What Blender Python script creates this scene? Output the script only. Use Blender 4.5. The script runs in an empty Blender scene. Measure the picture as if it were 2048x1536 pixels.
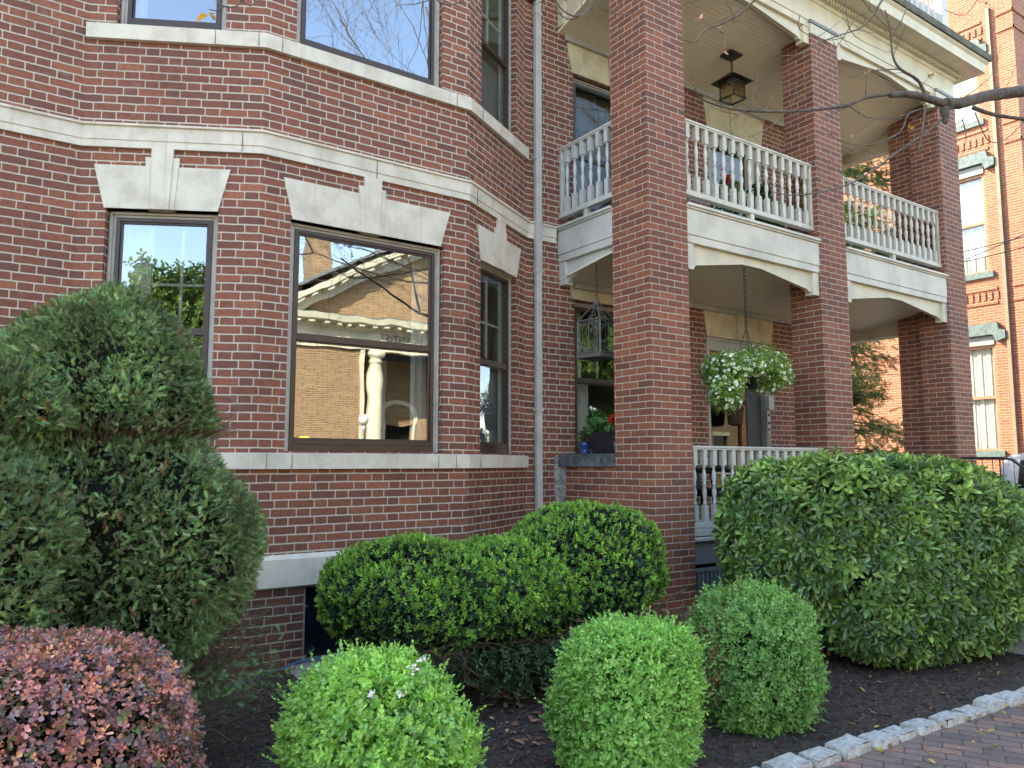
import bpy, math, random
import numpy as np
from mathutils import Vector, Matrix, noise
S=bpy.context.scene
C=S.collection
R=math.radians
random.seed(7); RNG=np.random.default_rng(11)
# ---------------------------------------------------------------- camera, sky, sun, exposure
cd=bpy.data.cameras.new('camera'); cam=bpy.data.objects.new('camera',cd); C.objects.link(cam)
cam.location=(0,0,1.64); cam.rotation_euler=(R(95.88),0,R(-34.913)); cd.sensor_width=36; cd.lens=27.04
cd.clip_start=.05; cd.clip_end=2000; S.camera=cam
SUN_EL,SUN_AZ=38.0,126.87      # azimuth measured from +X towards +Y: behind the house, from the left
W=bpy.data.worlds.new('World'); S.world=W; W.use_nodes=True
nt=W.node_tree; nt.nodes.clear()
wo=nt.nodes.new('ShaderNodeOutputWorld'); bg=nt.nodes.new('ShaderNodeBackground'); sky=nt.nodes.new('ShaderNodeTexSky')
sky.sky_type='NISHITA'; sky.sun_disc=False; sky.sun_elevation=R(SUN_EL); sky.sun_rotation=R(90-SUN_AZ)
sky.air_density=1.0; sky.dust_density=.6; sky.ozone_density=2.2
tc=nt.nodes.new('ShaderNodeTexCoord'); mp=nt.nodes.new('ShaderNodeMapping'); mp.inputs['Scale'].default_value=(1.6,1.6,3.6); mp.inputs['Location'].default_value=(4.3,1.7,2.2)
nz=nt.nodes.new('ShaderNodeTexNoise'); nz.inputs['Scale'].default_value=1.35; nz.inputs['Detail'].default_value=7; nz.inputs['Roughness'].default_value=.58
cr=nt.nodes.new('ShaderNodeValToRGB'); cr.color_ramp.elements[0].position=.58; cr.color_ramp.elements[1].position=.88
mx=nt.nodes.new('ShaderNodeMix'); mx.data_type='RGBA'
nt.links.new(tc.outputs['Generated'],mp.inputs['Vector']); nt.links.new(mp.outputs['Vector'],nz.inputs['Vector'])
nt.links.new(nz.outputs['Fac'],cr.inputs['Fac']); nt.links.new(cr.outputs['Color'],mx.inputs['Factor'])
nt.links.new(sky.outputs['Color'],mx.inputs['A']); mx.inputs['B'].default_value=(9,9.5,10.4,1)
nt.links.new(mx.outputs['Result'],bg.inputs['Color']); bg.inputs['Strength'].default_value=.15
nt.links.new(bg.outputs['Background'],wo.inputs['Surface'])
sd=bpy.data.lights.new('sun','SUN'); sun=bpy.data.objects.new('sun',sd); C.objects.link(sun)
sd.energy=3.0; sd.angle=R(.53); sd.color=(1,.93,.82)
ts=Vector((math.cos(R(SUN_AZ))*math.cos(R(SUN_EL)),math.sin(R(SUN_AZ))*math.cos(R(SUN_EL)),math.sin(R(SUN_EL))))
sun.rotation_euler=ts.to_track_quat('Z','Y').to_euler(); sun.location=(-10,20,20)
S.view_settings.view_transform='Standard'; S.view_settings.look='None'; S.view_settings.gamma=1
S.view_settings.exposure=2.78
S.view_settings.use_white_balance=True; S.view_settings.white_balance_temperature=8400; S.view_settings.white_balance_tint=12
S.render.engine='CYCLES'
S.cycles.max_bounces=7; S.cycles.diffuse_bounces=4; S.cycles.glossy_bounces=4; S.cycles.transparent_max_bounces=10; S.cycles.transmission_bounces=4
S.cycles.caustics_reflective=False; S.cycles.caustics_refractive=False
# ---------------------------------------------------------------- tagging
def tag(o,label=None,cat=None,group=None,kind=None):
    if label:
        o['label']=label
    if cat: o['category']=cat
    if group: o['group']=group
    if kind: o['kind']=kind
    return o
def thing(name,label,cat,loc=(0,0,0),group=None,rz=0):
    o=bpy.data.objects.new(name,None); C.objects.link(o); o.location=loc; o.rotation_euler=(0,0,rz)
    o.empty_display_size=.1
    return tag(o,label,cat,group)
def org(p):
    v=Vector((0,0,0))
    while p is not None: v+=p.location; p=p.parent
    return v
# ---------------------------------------------------------------- mesh builder
class Fr:
    """wall frame: s along the wall, z up, d outward"""
    def __init__(s,o,d,u0=0):
        s.o=Vector((o[0],o[1],0)); d=Vector((d[0],d[1],0)).normalized(); s.d=d; s.n=Vector((d.y,-d.x,0)); s.u0=u0
    def p(s,a,z,d=0): return s.o+s.d*a+s.n*d+Vector((0,0,z))
class MB:
    def __init__(s): s.v=[]; s.f=[]; s.uv=[]; s.sm=[]
    def face(s,pts,uv=None,sm=False):
        b=len(s.v); s.v+= [tuple(p) for p in pts]; s.f.append(tuple(range(b,b+len(pts))))
        s.uv.append(uv if uv else [(0,0)]*len(pts)); s.sm.append(sm)
    def hexa(s,P,uvs=None):
        # P: 8 pts: bottom 0-3 ccw (seen from above), top 4-7
        for q in ((3,2,1,0),(4,5,6,7),(0,1,5,4),(1,2,6,5),(2,3,7,6),(3,0,4,7)):
            s.face([P[i] for i in q])
    def box(s,fr,s0,s1,z0,z1,d0,d1):
        P=[fr.p(s0,z0,d1),fr.p(s1,z0,d1),fr.p(s1,z0,d0),fr.p(s0,z0,d0),fr.p(s0,z1,d1),fr.p(s1,z1,d1),fr.p(s1,z1,d0),fr.p(s0,z1,d0)]
        b=len(s.v); s.v+=[tuple(p) for p in P]
        L=[s0,s1,s1,s0,s0,s1,s1,s0]; Z=[z0]*4+[z1]*4; D=[d1,d1,d0,d0]*2
        for q,k in (((3,2,1,0),0),((4,5,6,7),0),((0,1,5,4),1),((1,2,6,5),2),((2,3,7,6),1),((3,0,4,7),2)):
            s.f.append(tuple(b+i for i in q)); s.sm.append(False)
            if k==0: s.uv.append([(L[i],D[i]) for i in q])
            elif k==1: s.uv.append([(fr.u0+L[i],Z[i]) for i in q])
            else: s.uv.append([(fr.u0+L[i]-D[i]*(1 if L[i]==s0 else 1)+ (0),Z[i]) for i in q])
    def wbox(s,x0,x1,y0,y1,z0,z1): s.box(WF,x0,x1,z0,z1,-y1,-y0)
    def prism(s,fr,poly,d0,d1):
        # poly: (s,z) ccw seen from outside (s right)
        n=len(poly)
        s.face([fr.p(a,z,d1) for a,z in poly],[(fr.u0+a,z) for a,z in poly])
        s.face([fr.p(a,z,d0) for a,z in reversed(poly)],[(fr.u0+a,z) for a,z in reversed(poly)])
        for i in range(n):
            a,b=poly[i],poly[(i+1)%n]
            s.face([fr.p(a[0],a[1],d1),fr.p(a[0],a[1],d0),fr.p(b[0],b[1],d0),fr.p(b[0],b[1],d1)],[(0,a[1]),(d1-d0,a[1]),(d1-d0,b[1]),(0,b[1])])
    def tube(s,pts,rad,n=6,cap=True,sm=True):
        pts=[Vector(p) for p in pts]; b=len(s.v); k=len(pts)
        if not hasattr(rad,'__len__'): rad=[rad]*k
        up=None
        for i,p in enumerate(pts):
            t=(pts[min(i+1,k-1)]-pts[max(i-1,0)])
            if t.length<1e-9: t=Vector((0,0,1))
            t.normalize()
            if up is None:
                up=Vector((0,0,1)) if abs(t.z)<.9 else Vector((1,0,0))
            a=t.cross(up).normalized(); c=a.cross(t).normalized(); up=c
            for j in range(n):
                th=2*math.pi*j/n; s.v.append(tuple(p+(a*math.cos(th)+c*math.sin(th))*rad[i]))
        for i in range(k-1):
            for j in range(n):
                j2=(j+1)%n
                s.f.append((b+i*n+j,b+i*n+j2,b+(i+1)*n+j2,b+(i+1)*n+j)); s.sm.append(sm)
                s.uv.append([(j/n,i),(j2/n,i),(j2/n,i+1),(j/n,i+1)])
        if cap:
            s.f.append(tuple(b+j for j in reversed(range(n)))); s.uv.append([(0,0)]*n); s.sm.append(False)
            s.f.append(tuple(b+(k-1)*n+j for j in range(n))); s.uv.append([(0,0)]*n); s.sm.append(False)
    def lathe(s,prof,c,n=12,sm=True,sq=False):
        c=Vector(c); b=len(s.v); k=len(prof)
        for r,z in prof:
            for j in range(n):
                th=2*math.pi*(j+.5)/n; s.v.append((c.x+r*math.cos(th),c.y+r*math.sin(th),c.z+z))
        for i in range(k-1):
            for j in range(n):
                j2=(j+1)%n; s.f.append((b+i*n+j,b+i*n+j2,b+(i+1)*n+j2,b+(i+1)*n+j)); s.sm.append(sm)
                s.uv.append([(j/n,prof[i][1]),((j+1)/n,prof[i][1]),((j+1)/n,prof[i+1][1]),(j/n,prof[i+1][1])])
        s.f.append(tuple(b+j for j in reversed(range(n)))); s.uv.append([(0,0)]*n); s.sm.append(False)
        s.f.append(tuple(b+(k-1)*n+j for j in range(n))); s.uv.append([(0,0)]*n); s.sm.append(False)
    def build(s,name,mat,parent=None,bevel=0,loc=None,weld=False):
        o_=org(parent)
        if loc is not None: o_=Vector(loc)
        m=bpy.data.meshes.new(name); m.from_pydata([(x-o_.x,y-o_.y,z-o_.z) for x,y,z in s.v],[],s.f)
        uvl=m.uv_layers.new(name='UVMap'); flat=[c for f in s.uv for uvp in f for c in uvp]
        uvl.data.foreach_set('uv',flat); m.polygons.foreach_set('use_smooth',s.sm)
        m.materials.append(mat); m.update()
        o=bpy.data.objects.new(name,m); C.objects.link(o)
        if parent is not None:
            o.parent=parent
        elif loc is not None: o.location=loc
        if bevel:
            b=o.modifiers.new('bevel','BEVEL'); b.width=bevel; b.segments=2; b.limit_method='ANGLE'; b.angle_limit=R(40)
        return o
WF=Fr((0,0),(1,0))          # world frame: s=x, d=-y
def sweep(mb,path,prof,miter=True,u0=0,ends=True):
    """sweep a (d,z) profile (outside at +d, listed bottom to top) along a plan path"""
    P=[Vector((a[0],a[1],0)) for a in path]; k=len(P); nr=[]
    for i in range(k-1):
        d=(P[i+1]-P[i]).normalized(); nr.append(Vector((d.y,-d.x,0)))
    of=[]
    for i in range(k):
        if i==0: of.append(nr[0])
        elif i==k-1: of.append(nr[-1])
        else:
            m=(nr[i-1]+nr[i]).normalized(); of.append(m/m.dot(nr[i]))
    run=[u0]
    for i in range(k-1): run.append(run[-1]+(P[i+1]-P[i]).length)
    for i in range(k-1):
        for j in range(len(prof)-1):
            (d0,z0),(d1,z1)=prof[j],prof[j+1]
            a=P[i]+of[i]*d0+Vector((0,0,z0)); b=P[i+1]+of[i+1]*d0+Vector((0,0,z0)); c=P[i+1]+of[i+1]*d1+Vector((0,0,z1)); e=P[i]+of[i]*d1+Vector((0,0,z1))
            mb.face([a,b,c,e],[(run[i],z0),(run[i+1],z0),(run[i+1],z1),(run[i],z1)])
    if ends:
        mb.face([P[0]+of[0]*d+Vector((0,0,z)) for d,z in prof][::-1]); mb.face([P[-1]+of[-1]*d+Vector((0,0,z)) for d,z in prof])
def np_mesh(name,V,F,mat,parent=None,tint=None,smooth=False,loc=None):
    """fast mesh from arrays; V (n,3), F (m,k)"""
    o_=org(parent)
    if loc is not None: o_=Vector(loc)
    V=(np.asarray(V,np.float32)-np.array(o_,np.float32)); F=np.asarray(F,np.int32); m=bpy.data.meshes.new(name)
    m.vertices.add(len(V)); m.vertices.foreach_set('co',V.ravel())
    k=F.shape[1]; m.loops.add(F.size); m.loops.foreach_set('vertex_index',F.ravel())
    m.polygons.add(len(F)); m.polygons.foreach_set('loop_start',np.arange(0,F.size,k,dtype=np.int32))
    try: m.polygons.foreach_set('loop_total',np.full(len(F),k,np.int32))
    except Exception: pass
    m.polygons.foreach_set('use_smooth',np.full(len(F),smooth))
    if tint is not None:
        ca=m.color_attributes.new('tint','FLOAT_COLOR','POINT'); c4=np.ones((len(V),4),np.float32); c4[:,:3]=tint; ca.data.foreach_set('color',c4.ravel())
    m.materials.append(mat); m.update(calc_edges=True); m.validate()
    o=bpy.data.objects.new(name,m); C.objects.link(o)
    if parent is not None: o.parent=parent
    elif loc is not None: o.location=loc
    return o
# ---------------------------------------------------------------- materials
class NG:
    def __init__(s,name):
        s.m=bpy.data.materials.new(name); s.m.use_nodes=True; s.t=s.m.node_tree; s.t.nodes.clear()
        s.out=s.n('ShaderNodeOutputMaterial')
    def n(s,t,**k):
        x=s.t.nodes.new(t)
        for a,b in k.items(): setattr(x,a,b)
        return x
    def l(s,a,b): s.t.links.new(a,b)
    def put(s,inp,v):
        if isinstance(v,bpy.types.NodeSocket): s.l(v,inp)
        else: inp.default_value=v
    def math(s,op,a,b=0,c=0,clamp=False):
        x=s.n('ShaderNodeMath',operation=op,use_clamp=clamp); s.put(x.inputs[0],a); s.put(x.inputs[1],b); s.put(x.inputs[2],c); return x.outputs[0]
    def mix(s,f,a,b,bt='MIX'):
        x=s.n('ShaderNodeMix',data_type='RGBA',blend_type=bt); s.put(x.inputs['Factor'],f)
        s.put(x.inputs['A'],a if not isinstance(a,tuple) else (*a,1)[:4]); s.put(x.inputs['B'],b if not isinstance(b,tuple) else (*b,1)[:4]); return x.outputs['Result']
    def noise(s,vec,scale,detail=3,rough=.5,dist=0):
        x=s.n('ShaderNodeTexNoise'); s.l(vec,x.inputs['Vector']); x.inputs['Scale'].default_value=scale; x.inputs['Detail'].default_value=detail; x.inputs['Roughness'].default_value=rough; x.inputs['Distortion'].default_value=dist; return x.outputs['Fac']
    def ramp(s,f,stops):
        x=s.n('ShaderNodeValToRGB'); e=x.color_ramp.elements
        while len(e)<len(stops): e.new(.5)
        for i,(p,c) in enumerate(stops): e[i].position=p; e[i].color=(*c,1) if hasattr(c,'__len__') else (c,c,c,1)
        s.l(f,x.inputs['Fac']); return x.outputs['Color']
    def obj(s): return s.n('ShaderNodeTexCoord').outputs['Object']
    def uv(s): return s.n('ShaderNodeTexCoord').outputs['UV']
    def smooth(s,x,a,b):
        m=s.n('ShaderNodeMapRange',interpolation_type='SMOOTHSTEP'); s.put(m.inputs['Value'],x); m.inputs['From Min'].default_value=a; m.inputs['From Max'].default_value=b; return m.outputs['Result']
    def bsdf(s,col,rough=.6,spec=.5,bump=None,bd=.01,bs=1,metal=0,**k):
        b=s.n('ShaderNodeBsdfPrincipled'); s.put(b.inputs['Base Color'],col if not isinstance(col,tuple) else (*col,1)[:4]); s.put(b.inputs['Roughness'],rough)
        b.inputs['Specular IOR Level'].default_value=spec; b.inputs['Metallic'].default_value=metal
        if bump is not None:
            u=s.n('ShaderNodeBump'); s.put(u.inputs['Height'],bump); u.inputs['Distance'].default_value=bd; u.inputs['Strength'].default_value=bs; s.l(u.outputs['Normal'],b.inputs['Normal'])
        s.l(b.outputs[0],s.out.inputs['Surface']); return b
def mat_brick(name,pal,mortar,L=.213,H=.107,ch=.0677,mw=.0105,flem=True,warp=.004,rough=.85,stain=.25):
    g=NG(name); uv=g.uv(); sp=g.n('ShaderNodeSeparateXYZ'); g.l(uv,sp.inputs[0])
    na=g.noise(uv,9,3,.6); nb=g.n('ShaderNodeTexNoise'); mpn=g.n('ShaderNodeMapping'); mpn.inputs['Location'].default_value=(3.3,7.7,1.1); g.l(uv,mpn.inputs[0]); g.l(mpn.outputs[0],nb.inputs['Vector']); nb.inputs['Scale'].default_value=13; nb.inputs['Detail'].default_value=4
    nf=g.noise(uv,70,2,.6)
    u=g.math('ADD',sp.outputs[0],g.math('MULTIPLY',g.math('SUBTRACT',nb.outputs['Fac'],.5),warp*2.2))
    v=g.math('ADD',sp.outputs[1],g.math('MULTIPLY',g.math('SUBTRACT',na,.5),warp*2.4))
    v=g.math('ADD',v,g.math('MULTIPLY',g.math('SUBTRACT',nf,.5),warp*.5))
    row=g.math('FLOOR',g.math('DIVIDE',v,ch)); wr=g.n('ShaderNodeTexWhiteNoise',noise_dimensions='1D'); g.l(row,wr.inputs['W'])
    par=g.math('MODULO',g.math('ADD',row,4000),2)
    P=L+H if flem else L
    x=g.math('ADD',g.math('ADD',u,g.math('MULTIPLY',par,P/2)),g.math('MULTIPLY',wr.outputs['Value'],.022 if flem else .012))
    k=g.math('FLOOR',g.math('DIVIDE',x,P)); l=g.math('SUBTRACT',x,g.math('MULTIPLY',k,P))
    if flem:
        # a little variation in where each stretcher ends
        wk=g.n('ShaderNodeTexWhiteNoise',noise_dimensions='2D'); cv=g.n('ShaderNodeCombineXYZ'); g.l(k,cv.inputs[0]); g.l(row,cv.inputs[1]); g.l(cv.outputs[0],wk.inputs['Vector'])
        Lj=g.math('ADD',L-.006,g.math('MULTIPLY',wk.outputs['Value'],.012))
        isH=g.math('GREATER_THAN',l,Lj); xl=g.math('SUBTRACT',l,g.math('MULTIPLY',isH,Lj))
        ln=g.math('ADD',g.math('MULTIPLY',isH,g.math('SUBTRACT',g.math('SUBTRACT',P,Lj),Lj)),Lj)
    else: isH=0; xl=l; ln=P
    dh=g.math('MINIMUM',xl,g.math('SUBTRACT',ln,xl)); fv=g.math('SUBTRACT',v,g.math('MULTIPLY',row,ch)); dv=g.math('MINIMUM',fv,g.math('SUBTRACT',ch,fv))
    dh=g.math('ADD',dh,mw*.12)
    # rounded corners: treat near-corner distance
    cx=g.math('MAXIMUM',g.math('SUBTRACT',.012,dh),0); cy=g.math('MAXIMUM',g.math('SUBTRACT',.012,dv),0)
    d=g.math('SUBTRACT',.012,g.math('SQRT',g.math('ADD',g.math('MULTIPLY',cx,cx),g.math('MULTIPLY',cy,cy))))
    mask=g.smooth(d,mw*.5-.0016,mw*.5+.0016)
    cid=g.n('ShaderNodeCombineXYZ'); g.l(g.math('ADD',g.math('MULTIPLY',k,2),isH),cid.inputs[0]); g.l(row,cid.inputs[1])
    wn=g.n('ShaderNodeTexWhiteNoise',noise_dimensions='2D'); g.l(cid.outputs[0],wn.inputs['Vector'])
    sc=g.n('ShaderNodeSeparateColor'); g.l(wn.outputs['Color'],sc.inputs[0])
    col=g.ramp(wn.outputs['Value'],pal)
    if flem: col=g.mix(g.math('MULTIPLY',isH,g.math('MULTIPLY',sc.outputs[0],.35)),col,pal[0][1])
    # gradient within a brick, mottling, burnt flecks
    n1=g.noise(uv,28,4,.65); n2=g.noise(uv,160,3,.6)
    col=g.mix(g.math('MULTIPLY',g.smooth(n1,.42,.72),.55),col,tuple(c*.62 for c in pal[0][1]))
    col=g.mix(g.math('MULTIPLY',g.smooth(n2,.5,.8),.35),col,tuple(min(1,c*1.5) for c in pal[-1][1]))
    vo=g.n('ShaderNodeTexVoronoi'); g.l(uv,vo.inputs['Vector']); vo.inputs['Scale'].default_value=55
    col=g.mix(g.math('MULTIPLY',g.math('SUBTRACT',1,g.smooth(vo.outputs['Distance'],.06,.16)),.5),col,(.03,.018,.016))
    mcol=g.mix(g.math('MULTIPLY',n1,.5),mortar,tuple(c*.66 for c in mortar))
    full=g.mix(mask,mcol,col)
    if stain:
        big=g.noise(uv,1.1,5,.6); full=g.mix(g.math('MULTIPLY',g.smooth(big,.5,.8),stain),full,tuple(c*.45 for c in pal[0][1]))
        wh=g.noise(uv,2.3,6,.7,1.5); full=g.mix(g.math('MULTIPLY',g.smooth(wh,.60,.82),.34),full,(.45,.40,.36))
    hgt=g.math('ADD',mask,g.math('MULTIPLY',n2,.22)); hgt=g.math('ADD',hgt,g.math('MULTIPLY',n1,.35))
    g.bsdf(full,g.math('SUBTRACT',rough,g.math('MULTIPLY',mask,.12)),.35,hgt,.007,.8)
    return g.m
def mat_plain(name,col,rough=.5,spec=.4,var=.12,scale=6,bump=.0,metal=0,dark=None,fine=60,streak=0):
    g=NG(name); o=g.obj(); n=g.noise(o,scale,5,.6); n2=g.noise(o,fine,3,.6)
    dk=dark or tuple(c*(1-var*2.2) for c in col)
    c=g.mix(g.smooth(n,.35,.75),tuple(min(1,x*(1+var*.4)) for x in col),dk)
    c=g.mix(g.math('MULTIPLY',g.smooth(n2,.45,.8),var),c,tuple(x*.55 for x in col))
    if streak:
        mpp=g.n('ShaderNodeMapping'); mpp.inputs['Scale'].default_value=(16,16,.9); g.l(o,mpp.inputs[0]); ns=g.noise(mpp.outputs[0],1.2,4,.6)
        c=g.mix(g.math('MULTIPLY',g.smooth(ns,.52,.8),streak),c,tuple(x*.4 for x in col))
    b=g.bsdf(c,rough,spec,n2 if bump else None,bump or .001,1,metal)
    return g.m
def mat_leaf(name,rough=.45,trans=.25,spec=.4):
    g=NG(name); a=g.n('ShaderNodeVertexColor',layer_name='tint')
    b=g.n('ShaderNodeBsdfPrincipled'); g.l(a.outputs['Color'],b.inputs['Base Color']); b.inputs['Roughness'].default_value=rough; b.inputs['Specular IOR Level'].default_value=spec
    t=g.n('ShaderNodeBsdfTranslucent'); g.l(g.mix(1,a.outputs['Color'],(1.5,1.6,.7),'MULTIPLY'),t.inputs['Color'])
    m=g.n('ShaderNodeMixShader'); m.inputs[0].default_value=trans; g.l(b.outputs[0],m.inputs[1]); g.l(t.outputs[0],m.inputs[2]); g.l(m.outputs[0],g.out.inputs['Surface']); return g.m
def mat_glass(name,base=.10,ior=1.75,wav=.004,tint=(.80,.84,.82),ws=1.6):
    g=NG(name); o=g.obj(); n=g.noise(o,ws,2,.5)
    u=g.n('ShaderNodeBump'); g.l(n,u.inputs['Height']); u.inputs['Distance'].default_value=wav; u.inputs['Strength'].default_value=1
    gl=g.n('ShaderNodeBsdfGlossy'); gl.inputs['Roughness'].default_value=0; gl.inputs['Color'].default_value=(.76,.89,1,1); g.l(u.outputs['Normal'],gl.inputs['Normal'])
    tr=g.n('ShaderNodeBsdfTransparent'); tr.inputs['Color'].default_value=(*tint,1)
    ge=g.n('ShaderNodeNewGeometry'); dt=g.n('ShaderNodeVectorMath',operation='DOT_PRODUCT'); g.l(ge.outputs['Incoming'],dt.inputs[0]); g.l(ge.outputs['Normal'],dt.inputs[1])
    c=g.math('ABSOLUTE',dt.outputs['Value']); f0=2*((ior-1)/(ior+1))**2; p5=g.math('POWER',g.math('SUBTRACT',1,c,clamp=True),4.0)
    fac=g.math('ADD',base+f0,g.math('MULTIPLY',p5,1-base-f0),clamp=True)
    m=g.n('ShaderNodeMixShader'); g.l(fac,m.inputs[0]); g.l(tr.outputs[0],m.inputs[1]); g.l(gl.outputs[0],m.inputs[2]); g.l(m.outputs[0],g.out.inputs['Surface']); return g.m
def mat_emit(name,col,st):
    g=NG(name); e=g.n('ShaderNodeEmission'); e.inputs[0].default_value=(*col,1); e.inputs[1].default_value=st; g.l(e.outputs[0],g.out.inputs['Surface']); return g.m
def mat_board(name,col,pitch,axis=1,groove=.12,rough=.45,wear=.1):
    g=NG(name); o=g.obj(); sp=g.n('ShaderNodeSeparateXYZ'); g.l(o,sp.inputs[0]); a=sp.outputs[axis]
    k=g.math('FRACT',g.math('DIVIDE',a,pitch)); d=g.math('MINIMUM',k,g.math('SUBTRACT',1,k)); mk=g.smooth(d,groove*.35,groove)
    n=g.noise(o,7,4,.6); c=g.mix(g.math('MULTIPLY',g.smooth(n,.4,.8),wear*2),col,tuple(x*.7 for x in col))
    c=g.mix(mk,tuple(min(1,x*1.12) for x in col),c); g.bsdf(c,rough,.4,mk,.006,1); return g.m  # grooves get a lighter colour: the lit bead edges are painted in
M={}
M['brick']=mat_brick('house_brick',[(0,(.150,.062,.046)),(.25,(.195,.070,.047)),(.6,(.240,.082,.051)),(.88,(.290,.097,.056)),(1,(.34,.120,.066))],(.56,.50,.41),mw=.0118,stain=.42)
M['brick_base']=mat_brick('basement_brick',[(0,(.095,.045,.035)),(.5,(.135,.056,.041)),(1,(.17,.067,.045))],(.42,.38,.31),mw=.0118)
M['brick_run']=mat_brick('column_brick',[(0,(.165,.062,.043)),(.35,(.220,.077,.047)),(.7,(.270,.092,.053)),(1,(.325,.115,.062))],(.56,.50,.41),L=.2155,flem=False,mw=.0085,warp=.0022,stain=.1)
M['brick_n']=mat_brick('neighbour_brick',[(0,(.20,.058,.032)),(.5,(.26,.075,.040)),(1,(.32,.100,.050))],(.40,.31,.23),L=.21,flem=False,mw=.012,warp=.003,stain=.12)
M['brick_c']=mat_brick('church_brick',[(0,(.20,.105,.055)),(.5,(.29,.155,.078)),(1,(.38,.22,.11))],(.52,.44,.28),mw=.013,warp=.002,stain=.1)
M['paver']=mat_brick('sidewalk_brick',[(0,(.14,.115,.105)),(.4,(.21,.155,.138)),(.75,(.27,.175,.145)),(1,(.34,.19,.145))],(.085,.08,.075),L=.205,ch=.098,flem=False,mw=.010,warp=.006,rough=.8,stain=.45)
M['stone']=mat_plain('limestone',(.64,.605,.51),.75,.3,.13,5,.0015,dark=(.50,.465,.375),fine=90,streak=.30)
M['stone_dirty']=mat_plain('weathered_granite',(.13,.14,.145),.8,.3,.3,9,.002,dark=(.035,.04,.045),fine=45,streak=.3)
M['paint']=mat_plain('greige_paint',(.62,.59,.49),.48,.4,.12,3,.0,fine=22,streak=.24)
M['paint_cool']=mat_plain('grey_paint',(.52,.53,.50),.42,.45,.09,3,.0,fine=30,streak=.16)
M['casing']=mat_plain('casing_paint',(.40,.39,.345),.5,.4,.10,8,.0,fine=40,streak=.12)
M['skirt']=mat_plain('blue_grey_paint',(.19,.21,.22),.5,.4,.06,4)
M['bead']=mat_board('beadboard',(.80,.75,.58),.052,wear=.05)
M['cream']=mat_plain('cream_paint',(.64,.59,.44),.45,.4,.07,4,fine=30,streak=.08)
M['aged']=mat_plain('aged_cream_stone',(.62,.54,.36),.7,.3,.12,5,.001,fine=60,streak=.35)
M['brown']=mat_plain('dark_brown_frame',(.046,.026,.019),.38,.5,.10,6,fine=40)
M['black']=mat_plain('black_iron',(.018,.018,.02),.45,.5,.1,20)
M['lantern']=mat_plain('weathered_metal',(.11,.10,.095),.55,.5,.2,30,.0005,dark=(.07,.05,.04))
M['dlantern']=mat_plain('dark_bronze',(.03,.022,.018),.5,.5,.2,30)
M['wood']=mat_plain('varnished_wood',(.32,.12,.038),.35,.5,.15,8,streak=.3)
M['alu']=mat_plain('painted_downpipe',(.50,.50,.47),.4,.5,.08,5,streak=.25)
M['glass']=mat_glass('window_glass',.15,1.9,.0016)
M['glass_old']=mat_glass('old_window_glass',.03,1.5,.0015)
M['glass_porch']=mat_glass('porch_window_glass',.0,1.30,.0008)
M['lglass']=mat_glass('lantern_glass',.03,1.45,0)
M['room']=mat_plain('room_plaster',(.16,.14,.12),.9,.1,.1,2)
M['curtain']=mat_board('curtain_cloth',(.50,.50,.47),.075,0,.5,.9,.1)
M['lace']=mat_board('lace_cloth',(.13,.13,.10),.09,0,.5,.9,.2)
M['blind']=mat_plain('grey_blind',(.13,.145,.16),.8,.2,.1,4)
M['teal']=mat_plain('teal_painted_wood',(.085,.135,.14),.6,.3,.2,12,streak=.2)
M['tan']=mat_plain('tan_frame',(.30,.155,.10),.5,.3,.1,8)
M['tanpipe']=mat_plain('tan_downpipe',(.19,.14,.10),.5,.4,.1,6)
M['granite']=mat_plain('granite',(.30,.31,.31),.75,.3,.25,22,.003,dark=(.17,.175,.175),fine=120)
M['bark']=mat_plain('grey_bark',(.13,.115,.095),.85,.2,.3,18,.004,dark=(.055,.048,.04),fine=60)
M['twig']=mat_plain('twig_bark',(.17,.145,.12),.8,.2,.25,25)
M['stem']=mat_plain('shrub_stem',(.20,.15,.105),.85,.2,.3,25,.001)
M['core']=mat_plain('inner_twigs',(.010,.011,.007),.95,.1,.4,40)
M['asphalt']=mat_plain('asphalt',(.14,.138,.132),.9,.2,.2,10,.002,fine=150)
M['concrete']=mat_plain('concrete',(.30,.29,.27),.85,.2,.15,3,.001)
M['dirt']=mat_plain('bare_ground',(.10,.085,.06),.95,.1,.3,1)
M['leaf_gloss']=mat_leaf('glossy_leaf',.35,.18,.5)
M['leaf_soft']=mat_leaf('soft_leaf',.55,.3,.3)
M['needle']=mat_leaf('needle_leaf',.55,.12,.3)
M['petal']=mat_leaf('petal',.6,.3,.2)
M['potblack']=mat_plain('black_plastic',(.012,.014,.018),.4,.5,.05,10)
M['potblue']=mat_plain('blue_glaze',(.01,.055,.17),.15,.6,.1,10)
M['potgrey']=mat_plain('grey_pot',(.20,.20,.23),.5,.4,.1,10)
M['terracotta']=mat_plain('terracotta',(.33,.12,.06),.8,.2,.1,10)
M['wicker']=mat_plain('wicker',(.10,.065,.045),.8,.2,.3,60,.004)
M['chair']=mat_plain('dark_wicker',(.022,.018,.018),.7,.3,.3,60,.004)
M['greyboard']=mat_plain('grey_board',(.10,.105,.105),.7,.3,.1,5)
M['carpaint']=mat_plain('silver_car_paint',(.42,.45,.52),.2,.6,.02,3)
M['carglass']=mat_plain('tinted_glass',(.01,.012,.014),.05,.8,.02,3)
M['rubber']=mat_plain('rubber',(.02,.02,.02),.8,.3,.1,10)
M['soil']=mat_plain('dark_mulch',(.080,.066,.058),.95,.15,.45,24,.02,dark=(.030,.025,.022),fine=75)
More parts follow.
